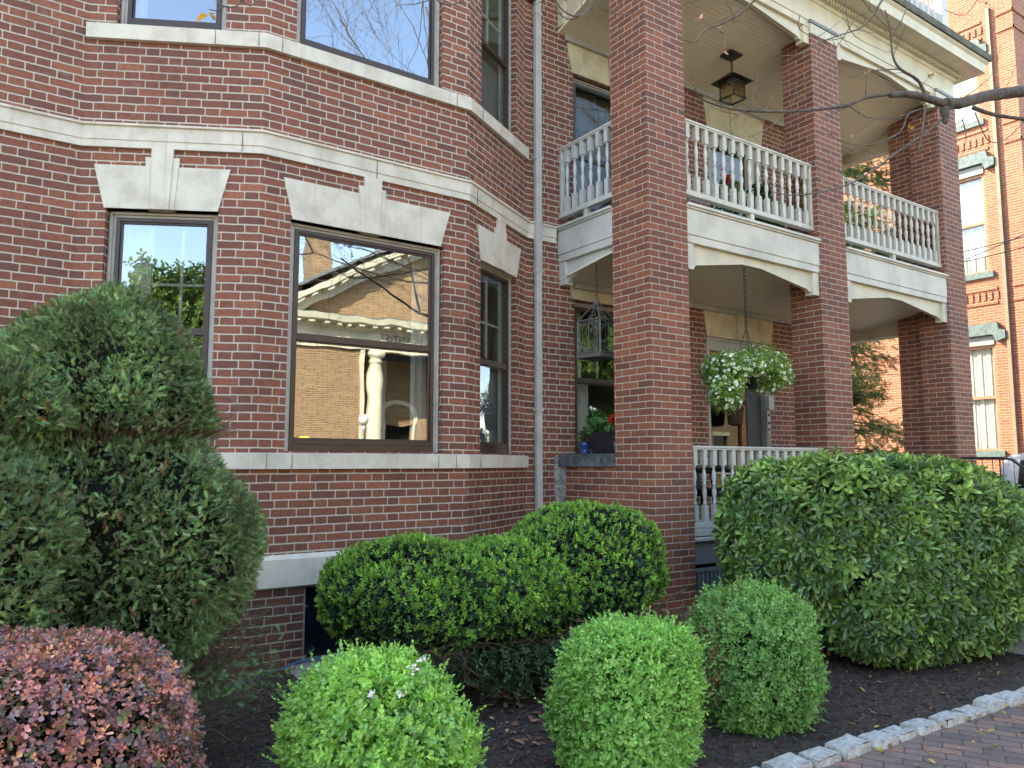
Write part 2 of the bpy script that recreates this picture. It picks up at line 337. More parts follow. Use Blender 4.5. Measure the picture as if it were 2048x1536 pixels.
# ================================================================ the brick house
YW,YF=6.67,6.02
PA,PB,PC,PD=(.555,YW),(1.76,YF),(3.69,YF),(4.84,YW)
XE=10.9
HT=9.0
path=[(-4.0,YW),PA,PB,PC,PD,(XE,YW),(XE,16.0)]
run=[0.0]
for a,b in zip(path,path[1:]): run.append(run[-1]+math.hypot(b[0]-a[0],b[1]-a[1]))
def seg(i):
    a,b=path[i],path[i+1]; return Fr(a,(b[0]-a[0],b[1]-a[1]),run[i]),math.hypot(b[0]-a[0],b[1]-a[1])
F0,L0=seg(0); F1,L1=seg(1); F2,L2=seg(2); F3,L3=seg(3); FWl,L4=seg(4); FE,L5=seg(5)
def wall(mb,fr,s0,s1,z0,z1,holes=(),dep=.16):
    S_=sorted({s0,s1,*[h[0] for h in holes],*[h[1] for h in holes]}); Z_=sorted({z0,z1,*[h[2] for h in holes],*[h[3] for h in holes]})
    for a,b in zip(S_,S_[1:]):
        for c,d in zip(Z_,Z_[1:]):
            if any(h[0]<=a and b<=h[1] and h[2]<=c and d<=h[3] for h in holes): continue
            mb.face([fr.p(a,c),fr.p(b,c),fr.p(b,d),fr.p(a,d)],[(fr.u0+x,z) for x,z in ((a,c),(b,c),(b,d),(a,d))])
    for a,b,c,d in holes:
        u=fr.u0
        mb.face([fr.p(a,c),fr.p(a,d),fr.p(a,d,-dep),fr.p(a,c,-dep)],[(u+a,c),(u+a,d),(u+a+dep,d),(u+a+dep,c)])
        mb.face([fr.p(b,c,-dep),fr.p(b,d,-dep),fr.p(b,d),fr.p(b,c)],[(u+b-dep,c),(u+b-dep,d),(u+b,d),(u+b,c)])
        mb.face([fr.p(a,d),fr.p(b,d),fr.p(b,d,-dep),fr.p(a,d,-dep)],[(u+a,d),(u+b,d),(u+b,d+dep),(u+a,d+dep)])
        mb.face([fr.p(a,c,-dep),fr.p(b,c,-dep),fr.p(b,c),fr.p(a,c)],[(u+a,c-dep),(u+b,c-dep),(u+b,c),(u+a,c)])
house=thing('brick_house','red brick house with angled stone-trimmed bay and two-storey columned porch','house',(1.76,6.02,0))
H=house
SILL=1.735; HEAD=3.615; US=5.125; UH=7.1
# openings (s0,s1,z0,z1)
o1=(.205,1.05,SILL,HEAD); o2=(.25,1.68,SILL,HEAD); o3=(.268,1.075,SILL,HEAD)
u1=(.205,1.05,US,UH); u2=(.25,1.65,US,UH); u3=(.268,1.075,US,UH)
b2=(.44,1.55,.055,.69)
ow=lambda x:x-4.84
w_lo=(ow(5.52),ow(6.85),1.70,3.49); w_up=(ow(5.53),ow(6.85),4.55,6.20)
d_lo=(ow(7.735),ow(9.01),.9,3.28); d_up=(ow(7.87),ow(8.98),3.95,6.13)
mb=MB()
Zb=.70
wall(mb,F0,0,L0,Zb,HT); wall(mb,F1,0,L1,Zb,HT,[o1,u1]); wall(mb,F2,0,L2,Zb,HT,[o2,u2]); wall(mb,F3,0,L3,Zb,HT,[o3,u3])
wall(mb,FWl,0,L4,-.2,HT,[w_lo,w_up,d_lo,d_up]); wall(mb,FE,0,L5,-.2,HT)
mb.build('wall',M['brick'],H)
mb=MB(); wall(mb,F0,0,L0,-.2,Zb); wall(mb,F1,0,L1,-.2,Zb); wall(mb,F2,0,L2,-.2,Zb,[b2]); wall(mb,F3,0,L3,-.2,Zb); mb.build('basement_wall',M['brick_base'],H)
# back and left closing walls and roof
mb=MB(); G=Fr((XE,16),(-1,0)); wall(mb,G,0,XE+4,-.2,HT); G=Fr((-4,16),(0,-1)); wall(mb,G,0,16-YW,-.2,HT); mb.build('rear_wall',M['brick'],H)
mb=MB(); sweep(mb,path+[(-4,16),(-4,YW)],[(0,HT),(.35,HT+.05),(.40,HT+.25),(0,HT+.26)],ends=False); mb.build('cornice',M['cream'],H)
mb=MB(); mb.face([(x,y,HT+.2) for x,y in path]+[(-4,16,HT+.2)]); mb.build('roof',M['asphalt'],H)
# interior floors and partitions seen through the glass
mb=MB()
mb.wbox(-3.8,10.8,9.4,9.5,0,HT); mb.wbox(-3.8,10.7,6.9,15.8,.6,.72); mb.wbox(-3.8,10.7,6.9,15.8,4.0,4.12); mb.wbox(-3.8,10.7,6.9,15.8,7.2,7.32)
mb.wbox(4.9,5.02,6.9,9.4,.72,7.2); mb.wbox(7.1,7.2,6.9,9.4,.72,7.2); mb.wbox(9.3,9.4,6.9,9.4,.72,7.2)
mb.build('interior_wall',M['room'],H)
# stone courses
pb=path[:6]
mb=MB(); sweep(mb,pb[:5]+[(5.24,YW)],[(-.02,4.10),(.028,4.10),(.028,4.155),(.036,4.160),(.040,4.262),(.058,4.268),(.058,4.285),(-.02,4.318)]); sc_=mb.build('string_course',M['stone'],H,bevel=.004)
mb=MB(); P1=[PA,PB,PC,(4.835,6.667)]; sweep(mb,P1,[(-.02,4.985),(.042,4.985),(.046,5.105),(-.10,5.132)]); mb.build('sill_band',M['stone'],H,bevel=.005)
mb=MB(); P1=[(-4,YW),PA,PB,PC,(4.80,6.645)]; sweep(mb,P1,[(-.02,1.595),(.045,1.595),(.049,1.712),(-.10,1.742)]); mb.build('sill_band',M['stone'],H,bevel=.005)
mb=MB(); sweep(mb,pb,[(-.02,.69),(.045,.69),(.048,.90),(-.02,.945)]); mb.build('water_table',M['stone'],H,bevel=.006)
# raised window sills on the lower band, block joints
mj=mat_plain('dark_joint',(.12,.11,.09),.9,.1,.1,5)
def joint(*a): m_=MB(); m_.box(*a); m_.build('mortar_joint',mj,H)
for fr,ss in ((F1,(.28,.98)),(F2,(.10,.30,1.62,1.80)),(F3,(.20,1.1))):
    for i in range(0,len(ss)): joint(fr,ss[i]-.002,ss[i]+.002,1.60,1.71,.044,.0505)
for fr,ss in ((F0,(3.99,)),(F1,(1.22,)),(F2,(.98,)),(F3,(.12,))):
    for a in ss: joint(fr,a,a+.004,4.105,4.26,.036,.0425)
for fr,ss in ((F1,(.98,1.32)),(F2,(.12,1.78)),(F3,(.22,))):
    for a in ss: joint(fr,a,a+.004,4.99,5.10,.04,.048)
for fr,ss in ((F1,(.4,)),(F2,(.02,.6,1.4)),(F3,(.4,))):
    for a in ss: joint(fr,a,a+.004,.695,.90,.04,.0495)
# lintels with keystones
def lintel(fr,b0,b1,t0,t1,z0,z1,kc,kw,ztop,mat,bev=.004,pz=None):
    zk=pz if pz else z1+.07
    mb=MB(); mb.prism(fr,[(b0,z0),(b1,z0),(t1,z1),(t0,z1)],-.10,.012); o=mb.build('lintel',mat,H,bevel=bev)
    mb=MB(); mb.prism(fr,[(kc-kw*.66,z0-.002),(kc+kw*.66,z0-.002),(kc+kw*.86,zk),(kc-kw*.86,zk)],-.05,.020); mb.build('keystone_shoulder',mat,o,bevel=bev)
    mb=MB(); mb.prism(fr,[(kc-kw*.42,z0-.004),(kc+kw*.42,z0-.004),(kc+kw*.56,ztop),(kc-kw*.56,ztop)],-.05,.030); mb.build('keystone',mat,o,bevel=bev)
lintel(F1,.193,1.045,.103,1.132,3.615,3.961,.615,.15,4.102,M['stone'])
lintel(F2,.26,1.64,.18,1.735,3.615,3.950,.955,.148,4.102,M['stone'])
lintel(F3,.262,1.068,.192,1.174,3.60,3.935,.68,.15,4.102,M['stone'])
def wlint(x0,x1,t0,t1,z0,z1,kc): 
    f=FWl; a=4.84
    mb=MB(); mb.prism(f,[(x0-a,z0),(x1-a,z0),(t1-a,z1),(t0-a,z1)],-.1,.012); o=mb.build('lintel',M['aged'],H,bevel=.004)
    mb=MB(); mb.prism(f,[(kc-a-.08,z0-.003),(kc-a+.08,z0-.003),(kc-a+.10,z1+.004),(kc-a-.10,z1+.004)],-.05,.03); mb.build('keystone',M['aged'],o,bevel=.004)
    mb=MB(); mb.box(f,t0-a,kc-a-.12,z1-.055,z1+.02,.0,.028); mb.box(f,kc-a+.12,t1-a,z1-.055,z1+.02,.0,.028); mb.build('moulding',M['casing'],o,bevel=.004)
wlint(5.50,6.87,5.42,6.95,3.50,3.72,6.18); wlint(7.745,9.08,7.68,9.14,3.29,3.68,8.42)
wlint(5.51,6.87,5.42,6.95,6.21,6.62,6.18); wlint(7.86,9.0,7.78,9.08,6.14,6.60,8.42)
# ---------------------------------------------------------------- windows
def window(fr,op,rail=None,rec=.085,lo_in=0,glass='glass',munt=None,curt=None,storm='brown',cas='casing',cw=.058):
    a,b,c,d=op
    mb=MB()
    mb.box(fr,a,a+cw,c,d,-rec-.06,-rec+.012); mb.box(fr,b-cw,b,c,d,-rec-.06,-rec+.012); mb.box(fr,a+cw,b-cw,d-.05,d,-rec-.06,-rec+.012)
    mb.box(fr,a+.012,a+cw*.6,c,d-.012,-rec+.012,-rec+.03); mb.box(fr,b-cw*.6,b-.012,c,d-.012,-rec+.012,-rec+.03); mb.box(fr,a+.012,b-.012,d-.03,d-.012,-rec+.0125,-rec+.031)
    w=mb.build('window',M[cas],H,bevel=.003)
    A,B,D_=a+cw,b-cw,d-.05
    sb=c+.055
    mb=MB(); f=.032
    mb.box(fr,A,B,c+.002,sb,-rec-.03,-rec+.028)      # lower brown panel
    mb.box(fr,A,A+f,sb,D_,-rec-.02,-rec+.022); mb.box(fr,B-f,B,sb,D_,-rec-.02,-rec+.022); mb.box(fr,A+f,B-f,D_-f,D_,-rec-.02,-rec+.021); mb.box(fr,A+f,B-f,sb+.001,sb+f+.01,-rec-.02,-rec+.021)
    r=rail if rail else (c+d)/2
    if rail!=0: mb.box(fr,A+f,B-f,r-.022,r+.022,-rec-.02,-rec+.018)
    # inner stepped sash
    g=f+.014
    for z0,z1,dd in ((sb+f+.01,r-.022,.0),(r+.022,D_-f,.006)) if rail!=0 else ((sb+f+.01,D_-f,0),):
        mb.box(fr,A+f,A+g,z0,z1,-rec-.018,-rec+.004+dd); mb.box(fr,B-g,B-f,z0,z1,-rec-.018,-rec+.004+dd)
        mb.box(fr,A+g,B-g,z0,z0+.014,-rec-.018,-rec+.004+dd); mb.box(fr,A+g,B-g,z1-.014,z1,-rec-.018,-rec+.004+dd)
    mb.build('storm_sash',M[storm],w,bevel=.002)
    for k,(z0,z1) in enumerate(((sb+f+.01,r-.022),(r+.022,D_-f)) if rail!=0 else ((sb+f+.01,D_-f),)):
        mb=MB(); mb.face([fr.p(A+g,z0+.01,-rec-.006),fr.p(B-g,z0+.01,-rec-.006),fr.p(B-g,z1-.01,-rec-.006),fr.p(A+g,z1-.01,-rec-.006)]); mb.build('pane',M[glass],w)
    if munt:
        nx,zs,mm=munt; mb=MB()
        for i in range(1,nx): s_=A+(B-A)*i/nx; mb.box(fr,s_-.011,s_+.011,zs,D_-.03,-rec-.075,-rec-.055)
        for z in mm: mb.box(fr,A+.02,B-.02,z-.011,z+.011,-rec-.074,-rec-.054)
        mb.box(fr,A+.005,A+.05,c+.05,D_,-rec-.08,-rec-.05); mb.box(fr,B-.05,B-.005,c+.05,D_,-rec-.08,-rec-.05)
        mb.build('inner_sash',M['casing' if storm=='brown' else 'greyboard'],w)
    if curt:
        for nm,m_,s_0,s_1,z0,z1,dd in curt:
            mb=MB(); n=max(3,int((s_1-s_0)/.018)); 
            for i in range(n):
                x0=s_0+(s_1-s_0)*i/n; x1=s_0+(s_1-s_0)*(i+1)/n
                k0=dd-(.006*math.sin(i*1.1)+.008*math.sin(i*.37) if nm!='blind' else 0); k1=dd-(.006*math.sin((i+1)*1.1)+.008*math.sin((i+1)*.37) if nm!='blind' else 0)
                mb.face([fr.p(x0,z0,-rec-k0),fr.p(x1,z0,-rec-k1),fr.p(x1,z1,-rec-k1),fr.p(x0,z1,-rec-k0)],sm=True)
            mb.build(nm,M[m_],w)
    return w
window(F1,o1,rail=2.66,munt=(3,2.70,(3.05,)),curt=[('curtain','curtain',.25,.50,2.75,3.56,.14),('blind','blind',.25,1.02,1.78,2.62,.12)])
window(F2,o2,rail=2.665,curt=[('curtain','curtain',.28,.42,1.76,3.55,.20),('curtain','curtain',1.50,1.66,1.76,3.55,.20)])
window(F3,o3,rail=2.63,glass='glass_old',munt=(2,2.7,(3.05,)),curt=[('blind','blind',.34,1.02,1.78,2.58,.10),('curtain','curtain',.36,.62,2.70,3.56,.16)])
window(F1,u1,rail=6.3,munt=(2,6.4,(6.6,)),curt=[('curtain','curtain',.25,.36,5.15,6.3,.14)])
window(F2,u2,rail=6.25,curt=[('curtain','curtain',.28,.40,5.16,7.0,.22)])
window(F3,u3,rail=5.93,glass='glass_old',munt=(2,6.0,(6.32,)),curt=[('blind','blind',.34,1.02,5.16,5.88,.10)])
window(FWl,w_lo,rail=2.58,glass='glass_old',munt=(3,2.64,(2.95,)),curt=[('curtain','curtain',w_lo[0]+.05,w_lo[0]+.38,1.75,2.56,.14),('curtain','curtain',w_lo[0]+.05,w_lo[0]+.30,2.62,3.42,.16)])
window(FWl,w_up,rail=5.25,glass='glass_porch',storm='greyboard',munt=(3,5.28,(5.62,)),curt=[('lace_curtain','lace',w_up[0]+.05,w_up[1]-.05,5.26,6.15,.14),('lace_curtain','lace',w_up[0]+.05,w_up[0]+.42,4.6,5.24,.14)])
# basement window
mb=MB(); mb.box(F2,b2[0],b2[0]+.035,.10,.69,-.10,-.05); mb.box(F2,b2[1]-.035,b2[1],.10,.69,-.10,-.05); mb.box(F2,b2[0]+.035,b2[1]-.035,.655,.69,-.10,-.05); mb.box(F2,b2[0]-.0,b2[1],.056,.10,-.155,.012)
bw=mb.build('basement_window',M['concrete'],H,bevel=.003)
mb=MB(); mb.box(F2,b2[0]+.035,b2[1]-.035,.10,.655,-.12,-.10); mb.build('pane',mat_plain('basement_pane',(.006,.010,.018),.2,.5,.05,3),bw)
# downpipe in the angle
mb=MB(); px,py=4.965,6.585
for z0,z1 in ((.1,3.70),(3.70,8.2)):
    k=0 if z0<1 else .003
    mb.box(WF,px-.036-k,px+.036+k,z0,z1,-py-.055,-py-.004+k); 
    for q in (-.024,-.008,.008,.024): mb.box(WF,px+q-.004,px+q+.004,z0,z1-.002,-py-.004+k,-py+.001+k)
dp=mb.build('downpipe',M['alu'],H,bevel=.003)
for z in (2.2,3.72,5.0,6.7): mb=MB(); mb.box(WF,px-.05,px+.05,z,z+.03,-py-.06,-py+.004); mb.build('pipe_bracket',M['alu'],dp)
mb=MB(); mb.lathe([(.045,0),(.05,.10),(.03,.14)],(4.88,6.60,6.86),10); mb.build('pipe_boot',mat_plain('red_pipe_boot',(.16,.045,.04),.6,.3,.1,8),dp)
# ---------------------------------------------------------------- porch
FP=Fr((0,5.246),(1,0)); cols=[(5.285,5.845,5.246,5.763),(8.135,8.69,5.246,5.67),(11.19,11.74,5.246,5.67)]
ZB=6.90
for i,(x0,x1,y0,y1) in enumerate(cols):
    mb=MB(); p4=[(x0,y1),(x0,y0),(x1,y0),(x1,y1),(x0,y1)]; u=.13*i-.02
    for a,b in zip(p4,p4[1:]):
        f=Fr(a,(b[0]-a[0],b[1]-a[1]),u); Lh=math.hypot(b[0]-a[0],b[1]-a[1]); u+=Lh; wall(mb,f,0,Lh,-.1,ZB)
    mb.face([(x0,y0,ZB),(x1,y0,ZB),(x1,y1,ZB),(x0,y1,ZB)])
    if i==2:
        xb0,xb1,yb0,yb1=11.27,11.70,5.67,6.03
        for a,b in (((xb0,yb1),(xb0,yb0)),((xb1,yb0),(xb1,yb1)),((xb1,yb1),(xb0,yb1))):
            f=Fr(a,(b[0]-a[0],b[1]-a[1]),.3); wall(mb,f,0,math.hypot(b[0]-a[0],b[1]-a[1]),-.1,ZB)
    c_=mb.build('porch_column',M['brick_run'],H)
    mb=MB(); k=.006
    mb.box(WF,x0-k,x1+k,ZB,ZB+.13,-y1-k,-y0+k); mb.build('capital',M['cream'],c_,bevel=.004)
    mb=MB(); mb.box(WF,x0-.02,x1+.02,ZB+.131,ZB+.17,-y1-.02,-y0+.02); mb.build('capital_flashing',M['skirt'],c_)
# parapet between wall and first column, dark stone cap
mb=MB(); f=Fr((5.285,YW),(0,-1),.2); wall(mb,f,0,YW-5.763,-.1,1.60); f=Fr((5.6,5.763),(0,1),.2); wall(mb,f,0,YW-5.763,-.1,1.60); pr=mb.build('parapet',M['brick_run'],H)
mb=MB(); mb.wbox(5.255,5.63,5.766,YW-.02,1.602,1.738); mb.build('parapet_cap',M['stone_dirty'],pr,bevel=.006)
# mortar smear in the corner
mb=MB(); r_=random.Random(3); zz=.2
pts=[]
while zz<1.75:
    pts.append((zz,.035+.03*r_.random(),.012+.018*r_.random())); zz+=.045
for (z0,a0,t0),(z1,a1,t1) in zip(pts,pts[1:]):
    X=5.288
    mb.face([(X-a0*1.25,YW-.004,z0),(X-t0,YW-t0-.004,z0),(X-t1,YW-t1-.004,z1),(X-a1*1.25,YW-.004,z1)],sm=True); mb.face([(X-t0,YW-t0-.004,z0),(X-.004,YW-a0*2.0,z0),(X-.004,YW-a1*2.0,z1),(X-t1,YW-t1-.004,z1)],sm=True)
mb.build('mortar_smear',mat_plain('grey_mortar',(.30,.30,.28),.95,.1,.3,25,.004),pr)
# floors and ceilings
mb=MB(); mb.wbox(5.60,11.74,5.30,YW-.01,.86,.90); mb.wbox(XE+.01,11.74,YW-.005,10,.86,.90); mb.build('porch_floor',M['greyboard'],H)
mb=MB(); mb.wbox(5.40,11.72,5.36,YW-.01,4.13,4.20); mb.wbox(XE+.01,11.72,YW-.005,10,4.13,4.20); mb.build('upper_porch_floor',M['greyboard'],H)
mb=MB(); mb.hexa([(5.3,5.34,3.87),(11.6,5.34,3.87),(11.6,YW-.005,3.69),(5.3,YW-.005,3.69),(5.3,5.34,3.88),(11.6,5.34,3.88),(11.6,YW-.005,3.71),(5.3,YW-.005,3.71)]); mb.wbox(XE+.01,11.6,YW-.005,10,3.695,3.72); mb.build('porch_ceiling',M['bead'],H)
mb=MB(); mb.wbox(5.50,11.3,YW-.05,YW-.003,3.62,3.694); mb.wbox(5.40,11.3,YW-.05,YW-.003,6.56,6.64); mb.build('ceiling_moulding',M['casing'],H,bevel=.01)
mb=MB(); ya,yb,za,zb=YW-.005,5.40,6.625,6.95
mb.hexa([(5.3,yb,zb),(11.6,yb,zb),(11.6,ya,za),(5.3,ya,za),(5.3,yb,zb+.03),(11.6,yb,zb+.03),(11.6,ya,za+.03),(5.3,ya,za+.03)]); mb.wbox(XE+.01,11.6,YW,10,6.66,6.69); mb.build('porch_ceiling',M['bead'],H)
# beams
def beam(fr,s0,s1,mat,arch,zb=3.89,up=0,name='porch_beam',th=.20):
    z=lambda q:q+up
    mb=MB()
    mb.box(fr,s0,s1,z(3.975),z(4.245),-th,.018); mb.box(fr,s0,s1,z(3.892),z(3.972),-th,.012)
    mb.box(fr,s0,s1,z(4.247),z(4.268),-th,.034); mb.box(fr,s0,s1,z(4.269),z(4.300),-th,.052)
    b=mb.build(name,mat,H,bevel=.004)
    mb=MB(); mb.prism(fr,arch,-.085,-.035); mb.build('arch_board',M['cream'] if mat is M['paint'] else mat,b,bevel=.003)
    return b
def archp(s0,s1,zt,ze,zm,fl,cor=.0):
    # polygon: top edge at zt; underside with end drops
    return [(s0,ze),(s0+.10,ze),(s0+.12,ze+.022),(s0+.16,ze+.030),(fl[0],zm),(fl[1],zm),(s1-.16,ze+.030),(s1-.12,ze+.022),(s1-.10,ze),(s1,ze),(s1,zt),(s0,zt)]
fl=Fr((0,5.27),(1,0))
def brk(fr,s,z0,z1,mat,par):
    mb=MB(); mb.box(fr,s-.055,s+.055,z0,z1,-.115,.0); mb.build('bracket',mat,par,bevel=.004)
for x0,x1 in ((5.847,8.133),(8.692,11.188)):
    b=beam(fl,x0,x1,M['paint'],archp(x0+.06,x1-.06,3.889,3.655,3.80,((x0+x1)/2-.22,(x0+x1)/2+.1)))
    brk(fl,x0+.057,3.615,3.889,M['paint'],b); brk(fl,x1-.057,3.615,3.889,M['paint'],b)
fs=Fr((5.305,YW),(0,-1))
b=beam(fs,0.0,YW-5.765,M['paint_cool'],[(.03,3.655),(.13,3.655),(.15,3.68),(.19,3.69),(.50,3.80),(YW-5.765,3.80),(YW-5.765,3.889),(.03,3.889)])
brk(fs,.055,3.625,3.889,M['paint_cool'],b)
fe=Fr((11.70,5.70),(0,1))
mb=MB(); mb.wbox(11.38,11.60,5.68,10.2,3.56,3.885); mb.build('porch_beam',M['paint'],H,bevel=.01)
b=beam(fe,.3,4.5,M['paint'],archp(.3,4.5,3.889,3.655,3.80,(2.2,2.6)),th=.35)
# upper entablature
def entab(pth):
    mb=MB(); sweep(mb,pth,[(-.30,6.98),(.0,6.98),(.0,7.06),(.012,7.065),(.012,7.33),(.03,7.34),(.045,7.37),(.045,7.43),(-.30,7.43)]); e=mb.build('entablature',M['cream'],H,bevel=.003)
    mb=MB(); sweep(mb,pth,[(.045,7.432),(.33,7.432),(.335,7.46),(.33,7.475),(.345,7.55),(.375,7.58),(.375,7.60),(.0,7.63)]); mb.build('roof_cornice',M['cream'],e)
    mb=MB(); sweep(mb,pth,[(.0,7.632),(.375,7.602),(.400,7.605),(.405,7.70),(.385,7.71),(.0,7.76)]); mb.build('gutter',mat_plain('weathered_gutter',(.12,.125,.095),.8,.3,.25,9,.001,streak=.2),e)
    return e
ent=entab([(5.30,YW),(5.30,5.262),(11.73,5.262),(11.73,10)])
mb=MB()
x=5.33
while x<11.76:
    mb.wbox(x,x+.034,5.262-.105,5.262-.044,7.372,7.427); x+=.060
mb.build('dentils',M['cream'],ent); mb=MB(); y=5.30
while y<8: mb.wbox(11.775,11.835,y,y+.034,7.372,7.427); y+=.06
mb.build('dentils',M['cream'],ent)
mb=MB()
for x0,x1 in ((5.847,8.133),(8.692,11.188)):
    mb.prism(fl,archp(x0+.06,x1-.06,7.0,6.80,6.93,((x0+x1)/2-.2,(x0+x1)/2+.1)),-.085,-.035)
    for s_ in (x0+.057,x1-.057): mb.box(fl,s_-.055,s_+.055,6.76,6.985,-.115,0)
mb.box(fs,-.0,YW-5.765,7.0,7.02,-.2,0); mb.prism(fs,[(.03,6.66),(.13,6.66),(.15,6.68),(.5,6.86),(YW-5.765,6.90),(YW-5.765,6.985),(.03,6.985)],-.085,-.035); mb.box(fs,0,.11,6.70,6.985,-.115,0)
mb.wbox(11.45,11.6,5.68,10,6.50,6.98)
mb.build('upper_arch_board',M['cream'],ent,bevel=.004)
mb=MB(); mb.face([(5.3,5.27,7.70),(11.72,5.27,7.70),(11.72,10,7.78),(10.95,10,7.78),(10.95,6.66,7.76),(5.3,6.66,7.76)]); mb.build('porch_roof',M['asphalt'],ent)
# ---------------------------------------------------------------- railings
BP=[(.027,0,1),(.027,.185,1),(.016,.192,0),(.021,.202,0),(.021,.212,0),(.013,.222,0),(.017,.27,0),(.0235,.32,0),(.0225,.35,0),(.012,.405,0),(.020,.413,0),(.020,.425,0),(.012,.433,0),(.022,.47,0),(.0235,.50,0),(.017,.56,0),(.013,.60,0),(.021,.607,0),(.021,.617,0),(.015,.625,0)]
def baluster_mesh(mat):
    mb=MB(); h=.027
    mb.box(WF,-h,h,0,.19,-h,h); mb.lathe([(r,z) for r,z,k in BP if not k]+[(.014,.63)],(0,0,0),10); mb.box(WF,-h,h,.588+.04,.80,-h,h)
    return mb
bal={}
def railing(x0,y0,x1,y1,ztop,zbot,mat,n=None,posts=(0,1),drop=True,name='railing',pitch=.150):
    fr=Fr((x0,y0),(x1-x0,y1-y0)); Lr=math.hypot(x1-x0,y1-y0); mb=MB()
    mb.box(fr,0,Lr,zbot,zbot+.035,-.040,.040); mb.box(fr,0,Lr,zbot+.0355,zbot+.060,-.030,.030)
    r=mb.build(name,mat,H,bevel=.004)
    mb=MB(); mb.box(fr,0,Lr,ztop-.022,ztop,-.040,.040); mb.box(fr,0,Lr,ztop-.040,ztop-.0225,-.031,.031); mb.build('top_rail',mat,r,bevel=.004)
    for e in posts: s_=.02 if e==0 else Lr-.02; mb=MB(); mb.box(fr,s_-.02,s_+.02,zbot+.0602,ztop-.0402,-.028,.028); mb.build('end_post',mat,r,bevel=.003)
    if drop:
        mb=MB(); mb.box(fr,Lr/2-.03,Lr/2+.03,zbot-.11,zbot-.0005,-.028,.028); mb.build('support_block',mat,r,bevel=.003)
    key=mat.name; hgt=ztop-.04-(zbot+.06)
    if key not in bal:
        b0=baluster_mesh(mat).build('baluster',mat,None); bal[key]=b0.data; bpy.data.objects.remove(b0)
    n=n or int(round((Lr-.08)/pitch)); 
    for i in range(n):
        s_=.04+(Lr-.08)*(i+.5)/n; p=fr.p(s_,zbot+.06,0); o=bpy.data.objects.new('baluster',bal[key]); C.objects.link(o); o.parent=r; o.location=p-org(r); o.scale=(1,1,hgt/.80); o.rotation_euler=(0,0,math.atan2(fr.d.y,fr.d.x))
    return r
railing(5.847,5.34,8.133,5.34,5.24,4.415,M['paint'],n=15,posts=(1,))
railing(8.692,5.34,11.188,5.34,5.24,4.415,M['paint'],n=16)
railing(5.335,YW-.012,5.335,5.765,5.225,4.40,M['paint_cool'],n=6,posts=(0,))
railing(5.847,5.34,8.133,5.34,1.815,.985,M['paint_cool'],n=15,posts=(1,),drop=False)
railing(11.45,6.05,11.45,9.8,5.24,4.415,M['paint'],n=18,drop=False)
railing(7.4,5.02,10.86,5.02,8.55,7.80,M['paint_cool'],n=22,posts=(0,),drop=False)
mb=MB(); mb.wbox(10.87,11.03,4.95,5.09,7.70,8.75); mb.build('roof_post',M['paint_cool'],H,bevel=.006)
# skirt below the porch
mb=MB(); mb.wbox(5.847,8.133,5.30,5.34,.915,.9845); mb.wbox(5.847,8.133,5.275,5.34,.865,.905); sk=mb.build('porch_skirt',M['paint_cool'],H,bevel=.008)
mb=MB(); mb.wbox(5.847,8.133,5.315,5.345,.64,.863); mb.build('fascia',M['skirt'],sk)
mb=MB(); mb.wbox(5.847,8.133,5.315,5.345,.565,.600); mb.wbox(5.847,8.133,5.315,5.345,.06,.10)
x=5.90
while x<8.1: mb.wbox(x,x+.035,5.32,5.34,.1001,.5649); x+=.062
mb.build('lattice',M['skirt'],sk)
mb=MB(); mb.wbox(5.847,8.133,5.60,5.62,0,.86); mb.build('void_shade_board',M['core'],sk)  # near-black board painted in as the shade behind the lattice
# steps between the second and third columns
mb=MB()
for i in range(5): mb.wbox(8.75,11.15,5.24-.30*(i+1),5.24-.30*i-.001,-.05,.90-.18*(i+1)+.0)
mb.build('porch_step',M['granite'],H,bevel=.01)
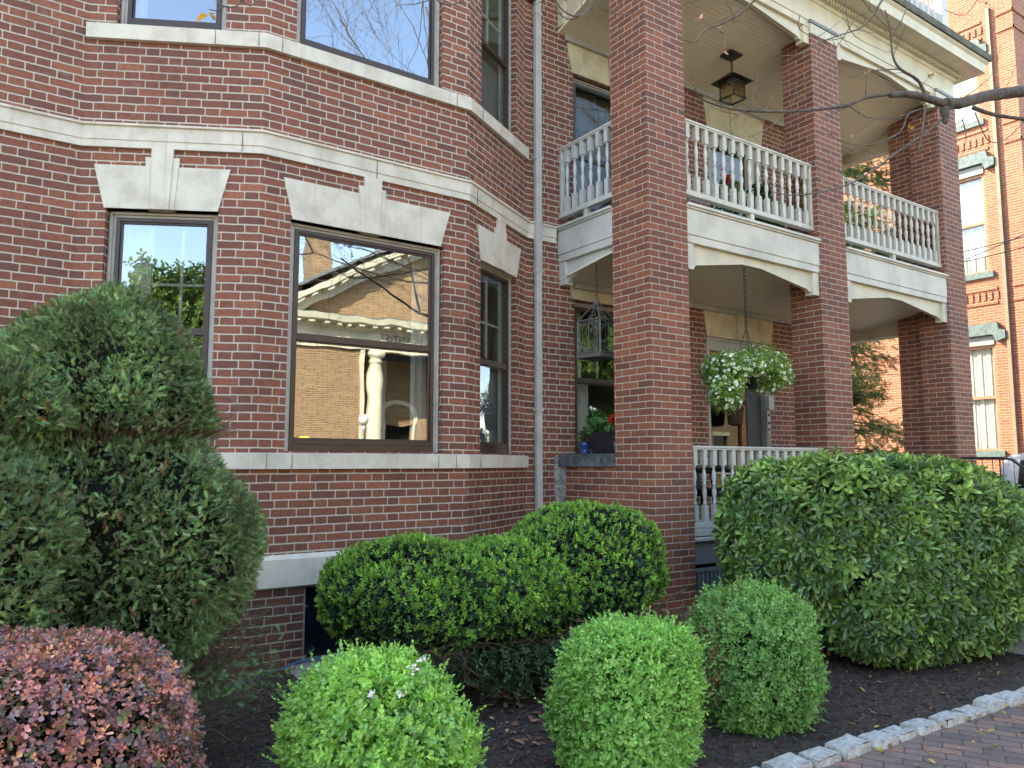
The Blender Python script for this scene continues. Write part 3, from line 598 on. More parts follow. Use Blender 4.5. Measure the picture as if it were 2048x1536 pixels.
# ---------------------------------------------------------------- doors
def door(x0,x1,z0,z1,lower):
    f=FWl; a,b=x0-4.84,x1-4.84; rec=.05
    mb=MB(); mb.box(f,a,a+.05,z0,z1,-.12,.006); mb.box(f,b-.10,b,z0,z1,-.12,.006); mb.box(f,a+.05,b-.10,z1-.17,z1,-.12,-.01); mb.box(f,a+.05,b-.10,z1-.03,z1-.0005,-.009,.004)
    mb.box(f,b-.085,b-.07,z0,z1-.02,.0062,.016); mb.box(f,b-.04,b-.02,z0,z1-.02,.0062,.016)
    d=mb.build('door_frame',M['casing'],H,bevel=.003)
    top=z1-.17
    if lower:
        mb=MB(); dd0,dd1=a+.05,a+.82
        mb.box(f,dd0,dd0+.06,z0,top,-.115,-.05); mb.box(f,dd1-.10,dd1,z0,top,-.115,-.045); mb.box(f,dd0+.06,dd1-.10,top-.11,top,-.115,-.05); mb.box(f,dd0+.06,dd1-.10,z0,z0+.30,-.115,-.05)
        q=mb.build('door',M['wood'],d,bevel=.003)
        mb=MB(); mb.box(f,dd0+.06,dd1-.10,z0+.30,top-.11,-.085,-.08); mb.build('door_pane',M['glass_porch'],d)
        mb=MB(); mb.box(f,dd1+.0,dd1+.04,z0,top,-.115,-.03); mb.box(f,dd1+.04,b-.10,z0,top,-.115,-.075); mb.build('side_panel',M['greyboard'],d)
        mb=MB(); mb.box(f,a,b,z0-.03,z0,-.2,.05); mb.build('threshold',M['wood'],d)
        mb=MB(); mb.box(f,b-.115,b-.005,2.37,2.56,.016,.075); ic=mb.build('intercom',M['paint_cool'],d,bevel=.004)
        mb=MB(); mb.box(f,b-.098,b-.036,2.05,2.36,.0165,.026); pl=mb.build('bell_plate',M['paint_cool'],d)
        mb=MB(); 
        for z in (2.10,2.19,2.30): c=f.p(b-.067,z,.026); mb.box(f,b-.082,b-.052,z-.016,z+.016,.0262,.036)
        mb.box(f,b-.062,b-.054,2.46,2.468,.0752,.078); mb.build('bell_button',M['black'],pl)
    else:
        mb=MB(); mb.box(f,a+.05,a+.12,z0,top,-.115,-.06); mb.box(f,b-.24,b-.10,z0,top,-.115,-.03); mb.build('door',M['paint'],d)
        mb=MB(); mb.box(f,a+.12,b-.24,z0,top,-.10,-.09); mb.build('door_pane',M['carglass'],d)
door(7.735,9.01,.9,3.28,True); door(7.87,8.98,3.95,6.13,False)
# ================================================================ ground, sidewalk, street
def sheet(name,x0,x1,y0,y1,z,mat,nx=1,ny=1,rot=0,fz=None):
    mb=MB(); 
    for i in range(nx):
        for j in range(ny):
            X=[x0+(x1-x0)*i/nx,x0+(x1-x0)*(i+1)/nx]; Y=[y0+(y1-y0)*j/ny,y0+(y1-y0)*(j+1)/ny]
            P=[(X[0],Y[0]),(X[1],Y[0]),(X[1],Y[1]),(X[0],Y[1])]; c,s=math.cos(rot),math.sin(rot)
            mb.face([(a,b,z+(fz(a,b) if fz else 0)) for a,b in P],[(a*c+b*s,-a*s+b*c) for a,b in P],sm=bool(fz))
    o=mb.build(name,mat); o['kind']='structure'; return o
sheet('ground',-400,400,-400,400,-.16,M['dirt'])
sheet('street',-80,80,-8.6,-2.1,-.13,M['asphalt'])
def yb(x): return 2.68-.06*(max(1.5,min(9,x))-3.75)
def bedz(x,y):
    if y<yb(x)-.02: return -.06
    t=max(0,min(1,(y-yb(x))/.5)); return .0+t*(.026+.04*noise.noise(Vector((x*1.1,y*1.1,0)))+.020*noise.noise(Vector((x*5,y*5,3)))+.013*noise.noise(Vector((x*17,y*17,5))))
sheet('sidewalk',-30,60,-1.95,2.66,-.004,M['paver'],rot=R(118))
sheet('far_sidewalk',-30,60,-11.6,-8.75,-.02,M['concrete'])
sheet('mulch_bed',-6,8.72,2.30,6.80,.004,M['soil'],240,96,fz=bedz)
sheet('mulch_bed',8.72,12.2,2.30,3.70,.004,M['soil'],60,30,fz=bedz)
sheet('driveway',12.2,20.8,2.66,40,.0,M['concrete'])
mb=MB(); mb.wbox(-80,80,-2.1,-1.95,-.3,.0); mb.wbox(-80,80,-8.75,-8.6,-.3,-.016); o=mb.build('street_kerb',M['granite'],bevel=.01); o['kind']='structure'
# granite kerb stones along the bed
rough_tex=bpy.data.textures.new('rough','CLOUDS'); rough_tex.noise_scale=.05; rough_tex.noise_depth=3
M['kerb_granite']=mat_plain('kerb_granite',(.46,.47,.45),.8,.3,.3,30,.003,dark=(.25,.255,.25),fine=140)
rk=random.Random(5); x=2.3; k=0
while x<9.0:
    L_=.20+rk.random()*.07; w=.135+rk.random()*.03; mb=MB(); z1=.028+rk.random()*.02
    y0=2.60-.06*(x-3.75)+rk.random()*.02
    def jt(v,a=.014): return v+(rk.random()-.5)*a
    P=[(jt(x),jt(y0),-.08),(jt(x+L_),jt(y0),-.08),(jt(x+L_),jt(y0+w),-.08),(jt(x),jt(y0+w),-.08)]
    P+=[(jt(x+.012),jt(y0+.012),jt(z1)),(jt(x+L_-.012),jt(y0+.012),jt(z1)),(jt(x+L_-.012),jt(y0+w-.01),jt(z1)),(jt(x+.012),jt(y0+w-.01),jt(z1))]
    cx,cy=x+L_/2,y0+w/2; mb.hexa(P); o=mb.build('kerb_stone',M['kerb_granite'],None,bevel=.030,loc=(cx,cy,0)); o.modifiers[0].segments=3
    sb_=o.modifiers.new('sub','SUBSURF'); sb_.subdivision_type='SIMPLE'; sb_.levels=sb_.render_levels=2; dm=o.modifiers.new('rough','DISPLACE'); dm.texture=rough_tex; dm.strength=.022; dm.mid_level=.5; dm.texture_coords='GLOBAL'
    tag(o,'rough grey granite cobble edging the mulch bed beside the brick sidewalk','kerb stone','granite kerb stones')
    x+=L_+.012+rk.random()*.012
# mulch chips, leaf litter
def scatter_quads(n,xr,yr,size,asp,cols,zf,tilt=.5,seed=1,curl=0):
    g=np.random.default_rng(seed); V=[];F=[];T=[]
    x=g.uniform(*xr,n); y=g.uniform(*yr,n); a=g.uniform(0,2*np.pi,n); s=g.uniform(.5,1.3,n)*size
    tx=g.normal(0,tilt,n); ty=g.normal(0,tilt,n); cs=np.array(cols)[g.integers(0,len(cols),n)]*g.uniform(.6,1.3,n)[:,None]
    z=np.array([zf(p,q) for p,q in zip(x,y)])
    u=np.stack([np.cos(a),np.sin(a),tx*.5],1); v=np.stack([-np.sin(a),np.cos(a),ty*.5],1)*asp
    c=np.stack([x,y,z+size*.28],1); s=s[:,None]
    lay=[(-1,0,0),(-.3,.9,curl),(.5,.8,curl),(1,0,0),(.5,-.8,curl),(-.3,-.9,curl)]
    P=np.stack([c+u*s*p+v*s*q+np.array([0,0,1])*r*s for p,q,r in lay],1).reshape(-1,3)
    b=np.arange(n)[:,None]*6; F=np.concatenate([b+np.array([[0,3,2,1]]),b+np.array([[0,5,4,3]])]); T=np.repeat(cs,6,0)
    return P,F,T
g_=mat_leaf('litter',.8,.05,.15)
P,F,T=scatter_quads(36000,(-.5,9.5),(2.72,6.4),.015,.24,[(.12,.095,.082),(.05,.04,.036),(.17,.125,.09),(.075,.062,.055)],bedz,.8,3)
P2,F2_,T2=scatter_quads(9000,(-.5,9.5),(2.72,6.4),.026,.20,[(.13,.10,.085),(.06,.048,.042),(.20,.14,.10),(.09,.072,.06)],bedz,.9,13)
o=np_mesh('mulch_chips',np.concatenate([P,P2]),np.concatenate([F,F2_+len(P)]),g_,tint=np.concatenate([T,T2])); o['kind']='stuff'
def litz(x,y): return bedz(x,y)+.008 if y>yb(x)+.05 else .004
P=[];F=[];T=[];b=0
for args in ((420,(2.2,9),(2.2,6.2),.022,.5,[(.35,.17,.06),(.42,.30,.08),(.22,.10,.06),(.30,.22,.12)],1),(70,(2.9,6.5),(2.3,2.58),.020,.5,[(.5,.36,.07),(.45,.28,.1),(.3,.16,.1)],2),(90,(2.7,3.5),(3.5,4.6),.03,.6,[(.30,.15,.09),(.24,.12,.08),(.4,.26,.16)],5),(260,(.5,9),(2.75,6.2),.006,.5,[(.5,.45,.35),(.35,.25,.15)],7),(14,(4,7),(1,2.5),.02,.5,[(.5,.36,.07),(.15,.18,.07)],8)):
    p,f,t=scatter_quads(*args[:6],litz,.45,args[6],.18); P.append(p);F.append(f+b);T.append(t);b+=len(p)
o=np_mesh('fallen_leaves',np.concatenate(P),np.concatenate(F),g_,tint=np.concatenate(T)); o['kind']='stuff'
# blue cable
mb=MB(); mb.tube([(1.2,5.72,.05),(1.45,5.82,.05),(1.75,5.88,.055),(1.95,5.90,.09),(2.15,5.93,.125),(2.4,5.93,.13),(2.7,5.95,.12)],.008,8)
mb.tube([(1.60,5.85,.05),(1.66,5.865,.05)],.013,8)
o=mb.build('garden_cable',mat_plain('blue_cable',(.03,.14,.30),.4,.5,.1,20)); tag(o,'thin blue cable lying along the foot of the bay wall','cable')
mb=MB(); mb.wbox(2.10,2.42,5.78,5.98,.0,.095); o=mb.build('concrete_block',M['concrete'],bevel=.008); tag(o,'grey concrete block set under the basement window','block')
mb=MB(); mb.wbox(7.35,7.75,2.80,3.15,-.02,.22); o=mb.build('stone_block',M['granite'],bevel=.015); tag(o,'pale stone block at the right end of the mulch bed','block')
# ================================================================ neighbouring house
XN=20.8
nb=thing('neighbour_house','sunlit orange-red brick house with teal window hoods beyond the driveway','house',(XN,7.8,0))
Nf=Fr((XN,26),(0,-1)); q=lambda y:26-y       # faces -X ; s grows towards the street
Ns=Fr((XN,7.8),(1,0))
wy0,wy1=8.70,9.72
nop=[(q(wy1),q(wy0),1.95,4.62),(q(wy1),q(wy0),6.46,9.05),(q(wy1),q(wy0),10.45,12.05),(q(15.2),q(14.2),6.46,9.05),(q(15.2),q(14.2),10.45,12.05),(q(19.2),q(18.2),1.95,4.62),(q(19.2),q(18.2),6.46,9.05)]
mb=MB(); wall(mb,Nf,0,26-7.8,1.75,16,nop); wall(mb,Ns,0,9,-.2,16); mb.build('wall',M['brick_n'],nb)
mb=MB(); mb.box(Nf,0,26-10.2,-.2,1.75,-.3,.01); mb.build('foundation',M['greyboard'],nb)
mb=MB(); wall(mb,Nf,26-10.2,26-7.8,-.2,1.75); mb.build('lower_wall',M['brick_n'],nb)
for a,b,c,d in nop:
    mb=MB(); mb.box(Nf,a,a+.07,c,d,-.16,-.03); mb.box(Nf,b-.07,b,c,d,-.16,-.03); mb.box(Nf,a+.07,b-.07,d-.09,d,-.16,-.03); mb.box(Nf,a+.07,b-.07,c,c+.05,-.16,-.03); r=(c+d)/2; mb.box(Nf,a+.07,b-.07,r-.035,r+.035,-.15,-.04)
    w=mb.build('window',M['tan'],nb)
    mb=MB(); mb.face([Nf.p(a+.06,c+.04,-.09),Nf.p(b-.06,c+.04,-.09),Nf.p(b-.06,d-.08,-.09),Nf.p(a+.06,d-.08,-.09)]); mb.build('pane',M['glass_old'],w)
    mb=MB(); n=60
    for i in range(n):
        x0=a+.05+(b-a-.1)*i/n; x1=a+.05+(b-a-.1)*(i+1)/n; f=lambda t:-.15-.007*math.sin(t*1.3)-.012*math.sin(t*.45+1)
        mb.face([Nf.p(x0,c+.04,f(i)),Nf.p(x1,c+.04,f(i+1)),Nf.p(x1,d-.04,f(i+1)),Nf.p(x0,d-.04,f(i))],sm=True)
    mb.build('curtain',mat_plain('white_curtain',(.62,.64,.60),.9,.1,.1,5) if 'white_curtain' not in bpy.data.materials else bpy.data.materials['white_curtain'],w)
    mb=MB(); mb.box(Nf,a-.10,b+.10,c-.15,c-.002,-.15,.07); mb.build('sill',M['teal'],w)
    mb=MB(); mb.prism(Nf,[(a-.30,d+.10),(a-.08,d+.04),(a-.02,d+.22),(b+.02,d+.22),(b+.08,d+.04),(b+.30,d+.10),(b+.30,d+.30),(b+.16,d+.34),(b+.12,d+.52),(a-.12,d+.52),(a-.16,d+.34),(a-.30,d+.30)],-.05,.13); hd=mb.build('hood',M['teal'],w)
    mb=MB(); mb.box(Nf,a+.0,b-.0,d-.02,d+.20,-.14,.03); mb.build('hood_soffit',M['skirt'],hd)
mb=MB()
for z in (5.62,5.98,9.62,10.12,12.55,13.0): mb.box(Nf,0,q(8.55),z,z+.07,0,.03); mb.box(Nf,q(8.2),26-7.8+.03,z,z+.07,0,.03); mb.box(Ns,-.03,9,z,z+.07,0,.03)
for z in (5.74,9.78,12.70):
    s_=0
    while s_<q(8.5): mb.box(Nf,s_,s_+.07,z,z+.20,0,.028); s_+=.15
mb.build('brick_band',M['brick_n'],nb)
mb=MB(); sweep(mb,[(XN,26),(XN,7.8),(XN+9,7.8)],[(-.1,15.35),(.12,15.35),(.15,15.6),(.40,15.75),(.45,16.05),(-.1,16.2)]); mb.build('cornice',M['teal'],nb)
mb=MB(); mb.box(Nf,q(8.39),q(8.31),.2,13.3,.005,.085); mb.build('downpipe',M['tanpipe'],nb)
mb=MB(); mb.wbox(XN+.01,XN+9,7.81,26,15.9,16.0); mb.build('roof',M['asphalt'],nb)
lw=MB(); 
lw.wbox(13.0,13.12,6.95,10.6,-.1,1.70); lw.wbox(12.97,13.15,6.93,10.6,1.701,1.76); o=lw.build('low_wall',M['greyboard'],bevel=.01); tag(o,'low dark grey wall behind the porch, below the sunlit brick','wall')
# ================================================================ church across the street (seen in the window reflections)
YC=-13.0
ch=thing('church','sunlit tan brick church with cream pediment, columns and lettering reflected in the bay window','church',(13,YC,0))
CW=Fr((24,YC),(-1,0))       # faces +Y, s grows towards -X
sx=lambda x:24-x
mb=MB(); wall(mb,CW,sx(11.1),sx(0),-.2,5.62,[(sx(4.5),sx(3.3),1.5,4.2),(sx(7.4),sx(6.4),1.5,4.2)]); wall(mb,CW,0,sx(20.9),-.2,5.62)
back=Fr((20.9,YC-2.2),(-1,0)); wall(mb,back,0,9.8,-.2,5.62,[(20.9-14.3,20.9-12.9,.3,3.2),(20.9-18.4,20.9-17,.3,3.2)]); mb.build('wall',M['brick_c'],ch)
mb=MB(); f=Fr((11.1,YC-2.2),(0,1)); wall(mb,f,0,2.2,-.2,5.62); f=Fr((20.9,YC),(0,-1)); wall(mb,f,0,2.2,-.2,5.62); mb.build('return_wall',M['brick_c'],ch)
mb=MB(); sweep(mb,[(24,YC),(0,YC)],[(-.3,5.62),(.10,5.62),(.10,5.75),(.13,5.78),(.13,5.92),(.06,5.94),(.06,6.38),(.12,6.42),(.12,6.5),(.55,6.52),(.60,6.72),(-.3,6.80)]); mb.build('entablature',M['cream'],ch)
mb=MB(); s_=.1
while s_<24: mb.box(CW,s_,s_+.17,6.40,6.515,.0,.48); s_+=.46
# raking cornice: from (8.2,6.8) to apex (16,11.4) and down
def rk_(x): return 7.06+(x-8.6)*.575 if x<16 else 7.06+(16-8.6)*.575-(x-16)*.575
mb.build('modillion',M['cream'],ch)
mb=MB(); mb.prism(CW,[(sx(23.6),6.80),(sx(8.4),6.80),(sx(8.4),6.85),(sx(16),rk_(16)-.35),(sx(23.6),6.85)],-.5,-.15); mb.build('gable',M['brick_c'],ch)
mb=MB()
for xa,xb in ((7.9,16),(24.1,16)):
    za,zb_=rk_(xa),rk_(xb); pl=[(sx(xa),za-.40),(sx(xb),zb_-.40),(sx(xb),zb_),(sx(xa),za)]
    if sx(xb)<sx(xa): pl=[(sx(xb),zb_-.40),(sx(xa),za-.40),(sx(xa),za),(sx(xb),zb_)]
    mb.prism(CW,pl,-.3,.12)
    pl2=[(a,z+(.20 if i<2 else .22)) for i,(a,z) in enumerate(pl)]; pl2=[(pl[0][0],pl[3][1]-.0),(pl[1][0],pl[2][1]-.0),(pl[1][0],pl[2][1]+.22),(pl[0][0],pl[3][1]+.22)]
    mb.prism(CW,pl2,-.3,.55)
    n=16
    for i in range(n):
        x0=xa+(xb-xa)*(i+.3)/n; x1=xa+(xb-xa)*(i+.75)/n
        if x0>x1: x0,x1=x1,x0
        mb.prism(CW,[(sx(x1),rk_(x1)-.13),(sx(x0),rk_(x0)-.13),(sx(x0),rk_(x0)-.005),(sx(x1),rk_(x1)-.005)],.12,.5)
mb.build('raking_cornice',M['cream'],ch)
mb=MB(); mb.hexa([(7.4,YC-16,6.9),(7.4,YC+.5,6.9),(16,YC+.5,rk_(16)+.22),(16,YC-16,rk_(16)+.22),(7.4,YC-16,7.0),(7.4,YC+.5,7.0),(16,YC+.5,rk_(16)+.32),(16,YC-16,rk_(16)+.32)])
mb.hexa([(16,YC-16,rk_(16)+.22),(16,YC+.5,rk_(16)+.22),(24.6,YC+.5,6.9),(24.6,YC-16,6.9),(16,YC-16,rk_(16)+.32),(16,YC+.5,rk_(16)+.32),(24.6,YC+.5,7.0),(24.6,YC-16,7.0)]); mb.wbox(0,24,YC-16,YC-.1,6.7,6.9); mb.build('roof',mat_plain('grey_slate',(.17,.19,.20),.7,.3,.1,3),ch)
mb=MB(); mb.wbox(9.68,10.42,YC-2.2,YC-1.4,6.8,11.2); mb.build('chimney',M['brick_c'],ch)
for x in (11.68,15.0,17.2,20.3):
    mb=MB(); mb.lathe([(.34,-.1),(.34,.15),(.30,.2),(.27,.35),(.265,2.0),(.225,5.1),(.22,5.2),(.27,5.24),(.23,5.28),(.23,5.36),(.30,5.44),(.32,5.46),(.32,5.62)],(x,YC-.1,0),20); mb.build('column',M['cream'],ch)
mb=MB(); mb.wbox(12.66,12.98,YC-2.18,YC-1.95,0,5.62); mb.wbox(11.1,11.25,YC-.02,YC+.06,0,5.62); mb.wbox(12.82,12.9,YC-2.0,YC-1.9,.3,3.2); mb.wbox(14.3,14.4,YC-2.25,YC-2.1,.3,3.3); mb.build('pilaster',M['cream'],ch)
mb=MB(); nn=14; cx_,cz_,ro,ri=13.6,3.2,.88,.70
for i in range(nn):
    a0,a1=math.pi*i/nn,math.pi*(i+1)/nn; f=back; P=lambda r,a:(20.9-cx_-r*math.cos(a)*-1,cz_+r*math.sin(a))
    mb.prism(f,[P(ri,a1),P(ri,a0),P(ro,a0),P(ro,a1)][::-1],-.05,.06)
mb.build('arch_trim',M['cream'],ch)
mb=MB(); mb.wbox(0.2,20.6,YC-2.7,YC-2.6,0,5.6); mb.build('interior_wall',M['core'],ch)  # near-black sheet added as the dark interior behind the church openings
tx=bpy.data.curves.new('lettering','FONT'); tx.body='SCIENTIST'; tx.size=.33; tx.extrude=.01; tx.space_character=1.12
to=bpy.data.objects.new('lettering',tx); C.objects.link(to); bpy.context.view_layer.update()
tm=bpy.data.meshes.new_from_object(to.evaluated_get(bpy.context.evaluated_depsgraph_get())); bpy.data.objects.remove(to)
tm.materials.clear(); tm.materials.append(mat_plain('dull_bronze_letters',(.16,.13,.07),.6,.4,.1,5)); to=bpy.data.objects.new('lettering',tm); C.objects.link(to); to.parent=ch
to.location=Vector((13.46,YC+.075,6.05))-Vector((13,YC,0)); to.rotation_euler=(R(90),0,R(180))
fh=thing('horizon_screen_house','plain tan brick house added across the street to hide the bright horizon in the door reflection','house',(34,YC,0))  # added unseen house: screens the bright horizon out of the door pane's reflection
Hf=Fr((44,YC-1),(-1,0)); hop=[(a,a+1.1,z,z+1.9) for a in (1.6,4.6,7.6,10.6,13.6) for z in (1.2,4.6)]
mb=MB(); wall(mb,Hf,0,16,-.2,8,hop); f=Fr((28,YC-1),(0,-1)); wall(mb,f,0,10,-.2,8); mb.build('wall',M['brick_c'],fh)
mb=MB(); mb.wbox(27.6,44.4,YC-11.3,YC-.5,8.0,8.35); mb.build('roof',M['cream'],fh)
for a,b,c,d in hop:
    mb=MB(); mb.box(Hf,a,b,c,d,-.14,-.12); w=mb.build('window',M['carglass'],fh)
    mb=MB(); mb.box(Hf,a-.08,b+.08,c-.12,c-.002,-.1,.08); mb.box(Hf,a-.08,b+.08,d+.002,d+.2,-.1,.04); mb.build('frame',M['cream'],w)
lp=thing('street_lamp','cream globe lamp post in front of the church, seen in the window reflection','street lamp',(10.6,-11.5,0))
mb=MB(); mb.lathe([(.10,0),(.09,.4),(.05,.5),(.045,2.75),(.09,2.8),(.06,2.9)],(10.6,-11.5,0),12); mb.build('post',M['paint_cool'],lp)
mb=MB(); mb.lathe([(.03,0)]+[(.19*math.sin(math.pi*i/10),.19-.19*math.cos(math.pi*i/10)) for i in range(1,10)]+[(.03,.38)],(10.6,-11.5,2.9),16); mb.build('globe',mat_plain('globe_glass',(.75,.72,.58),.3,.5,.03,3),lp)
# ================================================================ vehicle in the driveway
car=thing('parked_van','silver-white van with dark windows parked in the driveway at the right edge','van',(18.3,5.6,0))
def vx(mb,prof,x0,x1,inset):  # profile (y,z) swept across x with tumblehome
    n=len(prof); 
    L_=[(x0+inset(z),y,z) for y,z in prof]; R_=[(x1-inset(z),y,z) for y,z in prof]
    for i in range(n):
        j=(i+1)%n; mb.face([L_[i],R_[i],R_[j],L_[j]],sm=False)
    mb.face(L_[::-1]); mb.face(R_)
ins=lambda z:0 if z<1.0 else (z-1.0)*.20
prof=[(7.42,.35),(7.45,.9),(7.40,1.25),(7.30,1.68),(7.16,1.80),(6.8,1.86),(5.2,1.86),(4.7,1.78),(3.95,1.22),(3.2,1.08),(3.05,.9),(3.02,.38)]
mb=MB(); vx(mb,prof,17.35,19.25,ins); mb.build('body',M['carpaint'],car,bevel=.05)
mb=MB()
for y0,y1,a,b in ((6.0,7.02,1.14,1.70),(4.95,5.88,1.14,1.70)):
    for sgn,X in ((1,17.35),(-1,19.25)):
        mb.face([(X+sgn*(ins(a)-.006),y0,a),(X+sgn*(ins(b)-.006),y0+.04,b),(X+sgn*(ins(b)-.006),y1-.04,b),(X+sgn*(ins(a)-.006),y1,a)])
mb.face([(17.6,7.372+.02,1.2),(19.0,7.372+.02,1.2),(18.95,7.28+.02,1.66),(17.65,7.28+.02,1.66)]); mb.build('window',M['carglass'],car)
for X in (17.33,19.27):
    for y in (4.0,6.6):
        mb=MB(); pr_=[(.05,-.11),(.30,-.11),(.34,-.08),(.34,.08),(.30,.11),(.05,.11)]; b0=len(mb.v)
        mb.lathe(pr_,(0,0,0),20); mb.v=[(X+z,y+a,.34+b) for a,b,z in mb.v]; w=mb.build('wheel',M['rubber'],car)
        mb=MB(); mb.lathe([(.02,-.113),(.19,-.113),(.19,.113),(.02,.113)],(0,0,0),16); mb.v=[(X+z,y+a,.34+b) for a,b,z in mb.v]; mb.build('rim',M['alu'],w)
# handrails beside the steps
for X,lb in ((8.92,'black iron handrail by the middle porch column'),(11.28,'black iron handrail by the right-hand porch column')):
    mb=MB(); 
    mb.tube([(X,5.36,1.60),(X,5.33,1.69),(X,5.26,1.71),(X,4.75,1.71),(X,4.6,1.69),(X,3.65,.86),(X,3.6,.80)],.017,8)
    mb.tube([(X,5.2,1.12),(X,4.75,1.12),(X,3.68,.30)],.010,6)
    for y in (5.2,4.75,4.2,3.7):
        zt=1.71 if y>=4.7 else 1.69-(4.6-y)*.874; mb.tube([(X,y,max(0,(y-3.74)*.55)),(X,y,zt)],.011,6)
    y=5.1
    while y>3.75:
        zt=1.71 if y>=4.7 else 1.69-(4.6-y)*.874; mb.tube([(X,y,zt-.58),(X,y,zt)],.006,5); y-=.13
    o=mb.build('handrail',M['black'],None,loc=(X,4.5,0)); tag(o,lb,'handrail','handrails beside the porch steps')
# wires
for i,(a,b,lb) in enumerate((((13.0,8.25,5.20),(16.5,4.6,6.2),'upper of two close parallel thin wires in front of the sunlit neighbouring house'),((13.0,8.25,5.02),(16.5,4.6,6.0),'lower of two close parallel thin wires in front of the sunlit neighbouring house'),((12.6,9.4,4.2),(17.5,4.6,6.9),'steeply rising thin wire crossing the neighbouring house facade'))):
    a,b=Vector(a),Vector(b); pts=[a.lerp(b,t/10)-Vector((0,0,.18*math.sin(math.pi*t/10))) for t in range(11)]
    mb=MB(); mb.tube(pts,.009,5); o=mb.build('utility_wire',M['black']); tag(o,lb,'wire','utility wires')
# ================================================================ foliage
def rnd_rot(nrm,g,up=.35,jit=.45):
    n=len(nrm); z=nrm*(1-up)+np.array([0,0,up])+g.normal(0,jit,(n,3)); z/=np.linalg.norm(z,axis=1)[:,None]
    a=g.normal(0,1,(n,3)); x=np.cross(a,z); x/=np.linalg.norm(x,axis=1)[:,None]+1e-9; y=np.cross(z,x)
    return np.stack([x,y,z],2)          # columns are the axes
def leaf(L,Wd,fold=.25,droop=.1,sh=(.3,.7)):
    w=Wd/2; return np.array([(0,0,0),(-w*.85,L*sh[0],fold*w),(-w,L*sh[1],fold*w-droop*L*.4),(0,L,-droop*L),(w,L*sh[1],fold*w-droop*L*.4),(w*.85,L*sh[0],fold*w)])
LF=np.array([[0,3,2,1],[0,5,4,3]])
def shoot(n,L,Wd,el0,el1,h,g,fold=.25,droop=.1,sh=(.3,.7),spin=2.4,small=.6):
    """n leaves spiralling up a stem of height h; elevation of leaves from el0 (bottom) to el1 (top)"""
    V=[]
    for i in range(n):
        t=i/max(1,n-1); e=R(el0+(el1-el0)*t); az=i*spin+g.uniform(-.3,.3); s=(1-(1-small)*t)*g.uniform(.85,1.15)
        l=leaf(L,Wd,fold,droop,sh)*s
        ce,se=math.cos(e),math.sin(e); l=np.stack([l[:,0],l[:,1]*ce-l[:,2]*se,l[:,1]*se+l[:,2]*ce],1)
        ca,sa=math.cos(az),math.sin(az); l=np.stack([l[:,0]*ca-l[:,1]*sa,l[:,0]*sa+l[:,1]*ca,l[:,2]+h*t],1); V.append(l)
    V=np.concatenate(V); F=np.concatenate([LF+6*i for i in range(n)]); return V,F,6
def needles(n,L,nl,nw,g):
    """flat yew spray: stem with needles in two ranks (triangles stored as quads)"""
    V=[];F=[]
    for i in range(n):
        t=i/(n-1); y=L*t; s=1 if i%2 else -1; l=nl*(1-.45*t)*g.uniform(.8,1.15); a=g.uniform(.7,1.0); z=g.uniform(-.15,.45)
        b=len(V); V+=[(0,y-nw*.6,0),(s*l*math.sin(a)*.6,y+l*math.cos(a)*.6-nw*.5,z*l*.5),(s*l*math.sin(a),y+l*math.cos(a),z*l),(0,y+nw*.6,.001)]
        F.append((b,b+1,b+2,b+3))
    b=len(V); V+=[(-.0009,0,0),(.0009,0,0),(.0006,L,0),(-.0006,L,0)]; F.append((b,b+1,b+2,b+3))
    V=np.array(V); V=np.stack([V[:,0],V[:,2],V[:,1]],1)   # grow along z
    return V,np.array(F),4
def grow(temps,P,Rm,sc,tints,g,lv=.15):
    """instances of several templates -> arrays; tints (n,3)"""
    Vo=[];Fo=[];To=[];b=0; k=g.integers(0,len(temps),len(P))
    for ti,(V,F,per) in enumerate(temps):
        idx=np.where(k==ti)[0]
        if not len(idx): continue
        X=np.einsum('nij,vj->nvi',Rm[idx],V)*sc[idx][:,None,None]+P[idx][:,None,:]
        nv=len(V); Vo.append(X.reshape(-1,3)); Fo.append((F[None]+(np.arange(len(idx))*nv)[:,None,None]).reshape(-1,F.shape[1])+b)
        lf=g.normal(1,lv,(len(idx),nv//per+1)); lf=np.repeat(lf,per,axis=1)[:,:nv]
        To.append((tints[idx][:,None,:]*np.clip(lf,.45,1.7)[:,:,None]).reshape(-1,3)); b+=len(idx)*nv
    return np.concatenate(Vo),np.concatenate(Fo),np.concatenate(To)
class Lump:
    def __init__(s,seed,amp,fr):
        g=np.random.default_rng(seed); s.k=g.normal(0,fr,(9,3)); s.ph=g.uniform(0,6.28,9); s.a=amp
    def __call__(s,p): return s.a*np.sin(p@s.k.T+s.ph).mean(1)*2.2
def sup(c,r,p=2.0,zmin=-9,zmax=9): return dict(c=np.array(c,float),r=np.array(r,float),p=p,zmin=zmin,zmax=zmax)
def srad(l,d): return (np.abs(d/l['r'])**l['p']).sum(1)**(-1/l['p'])
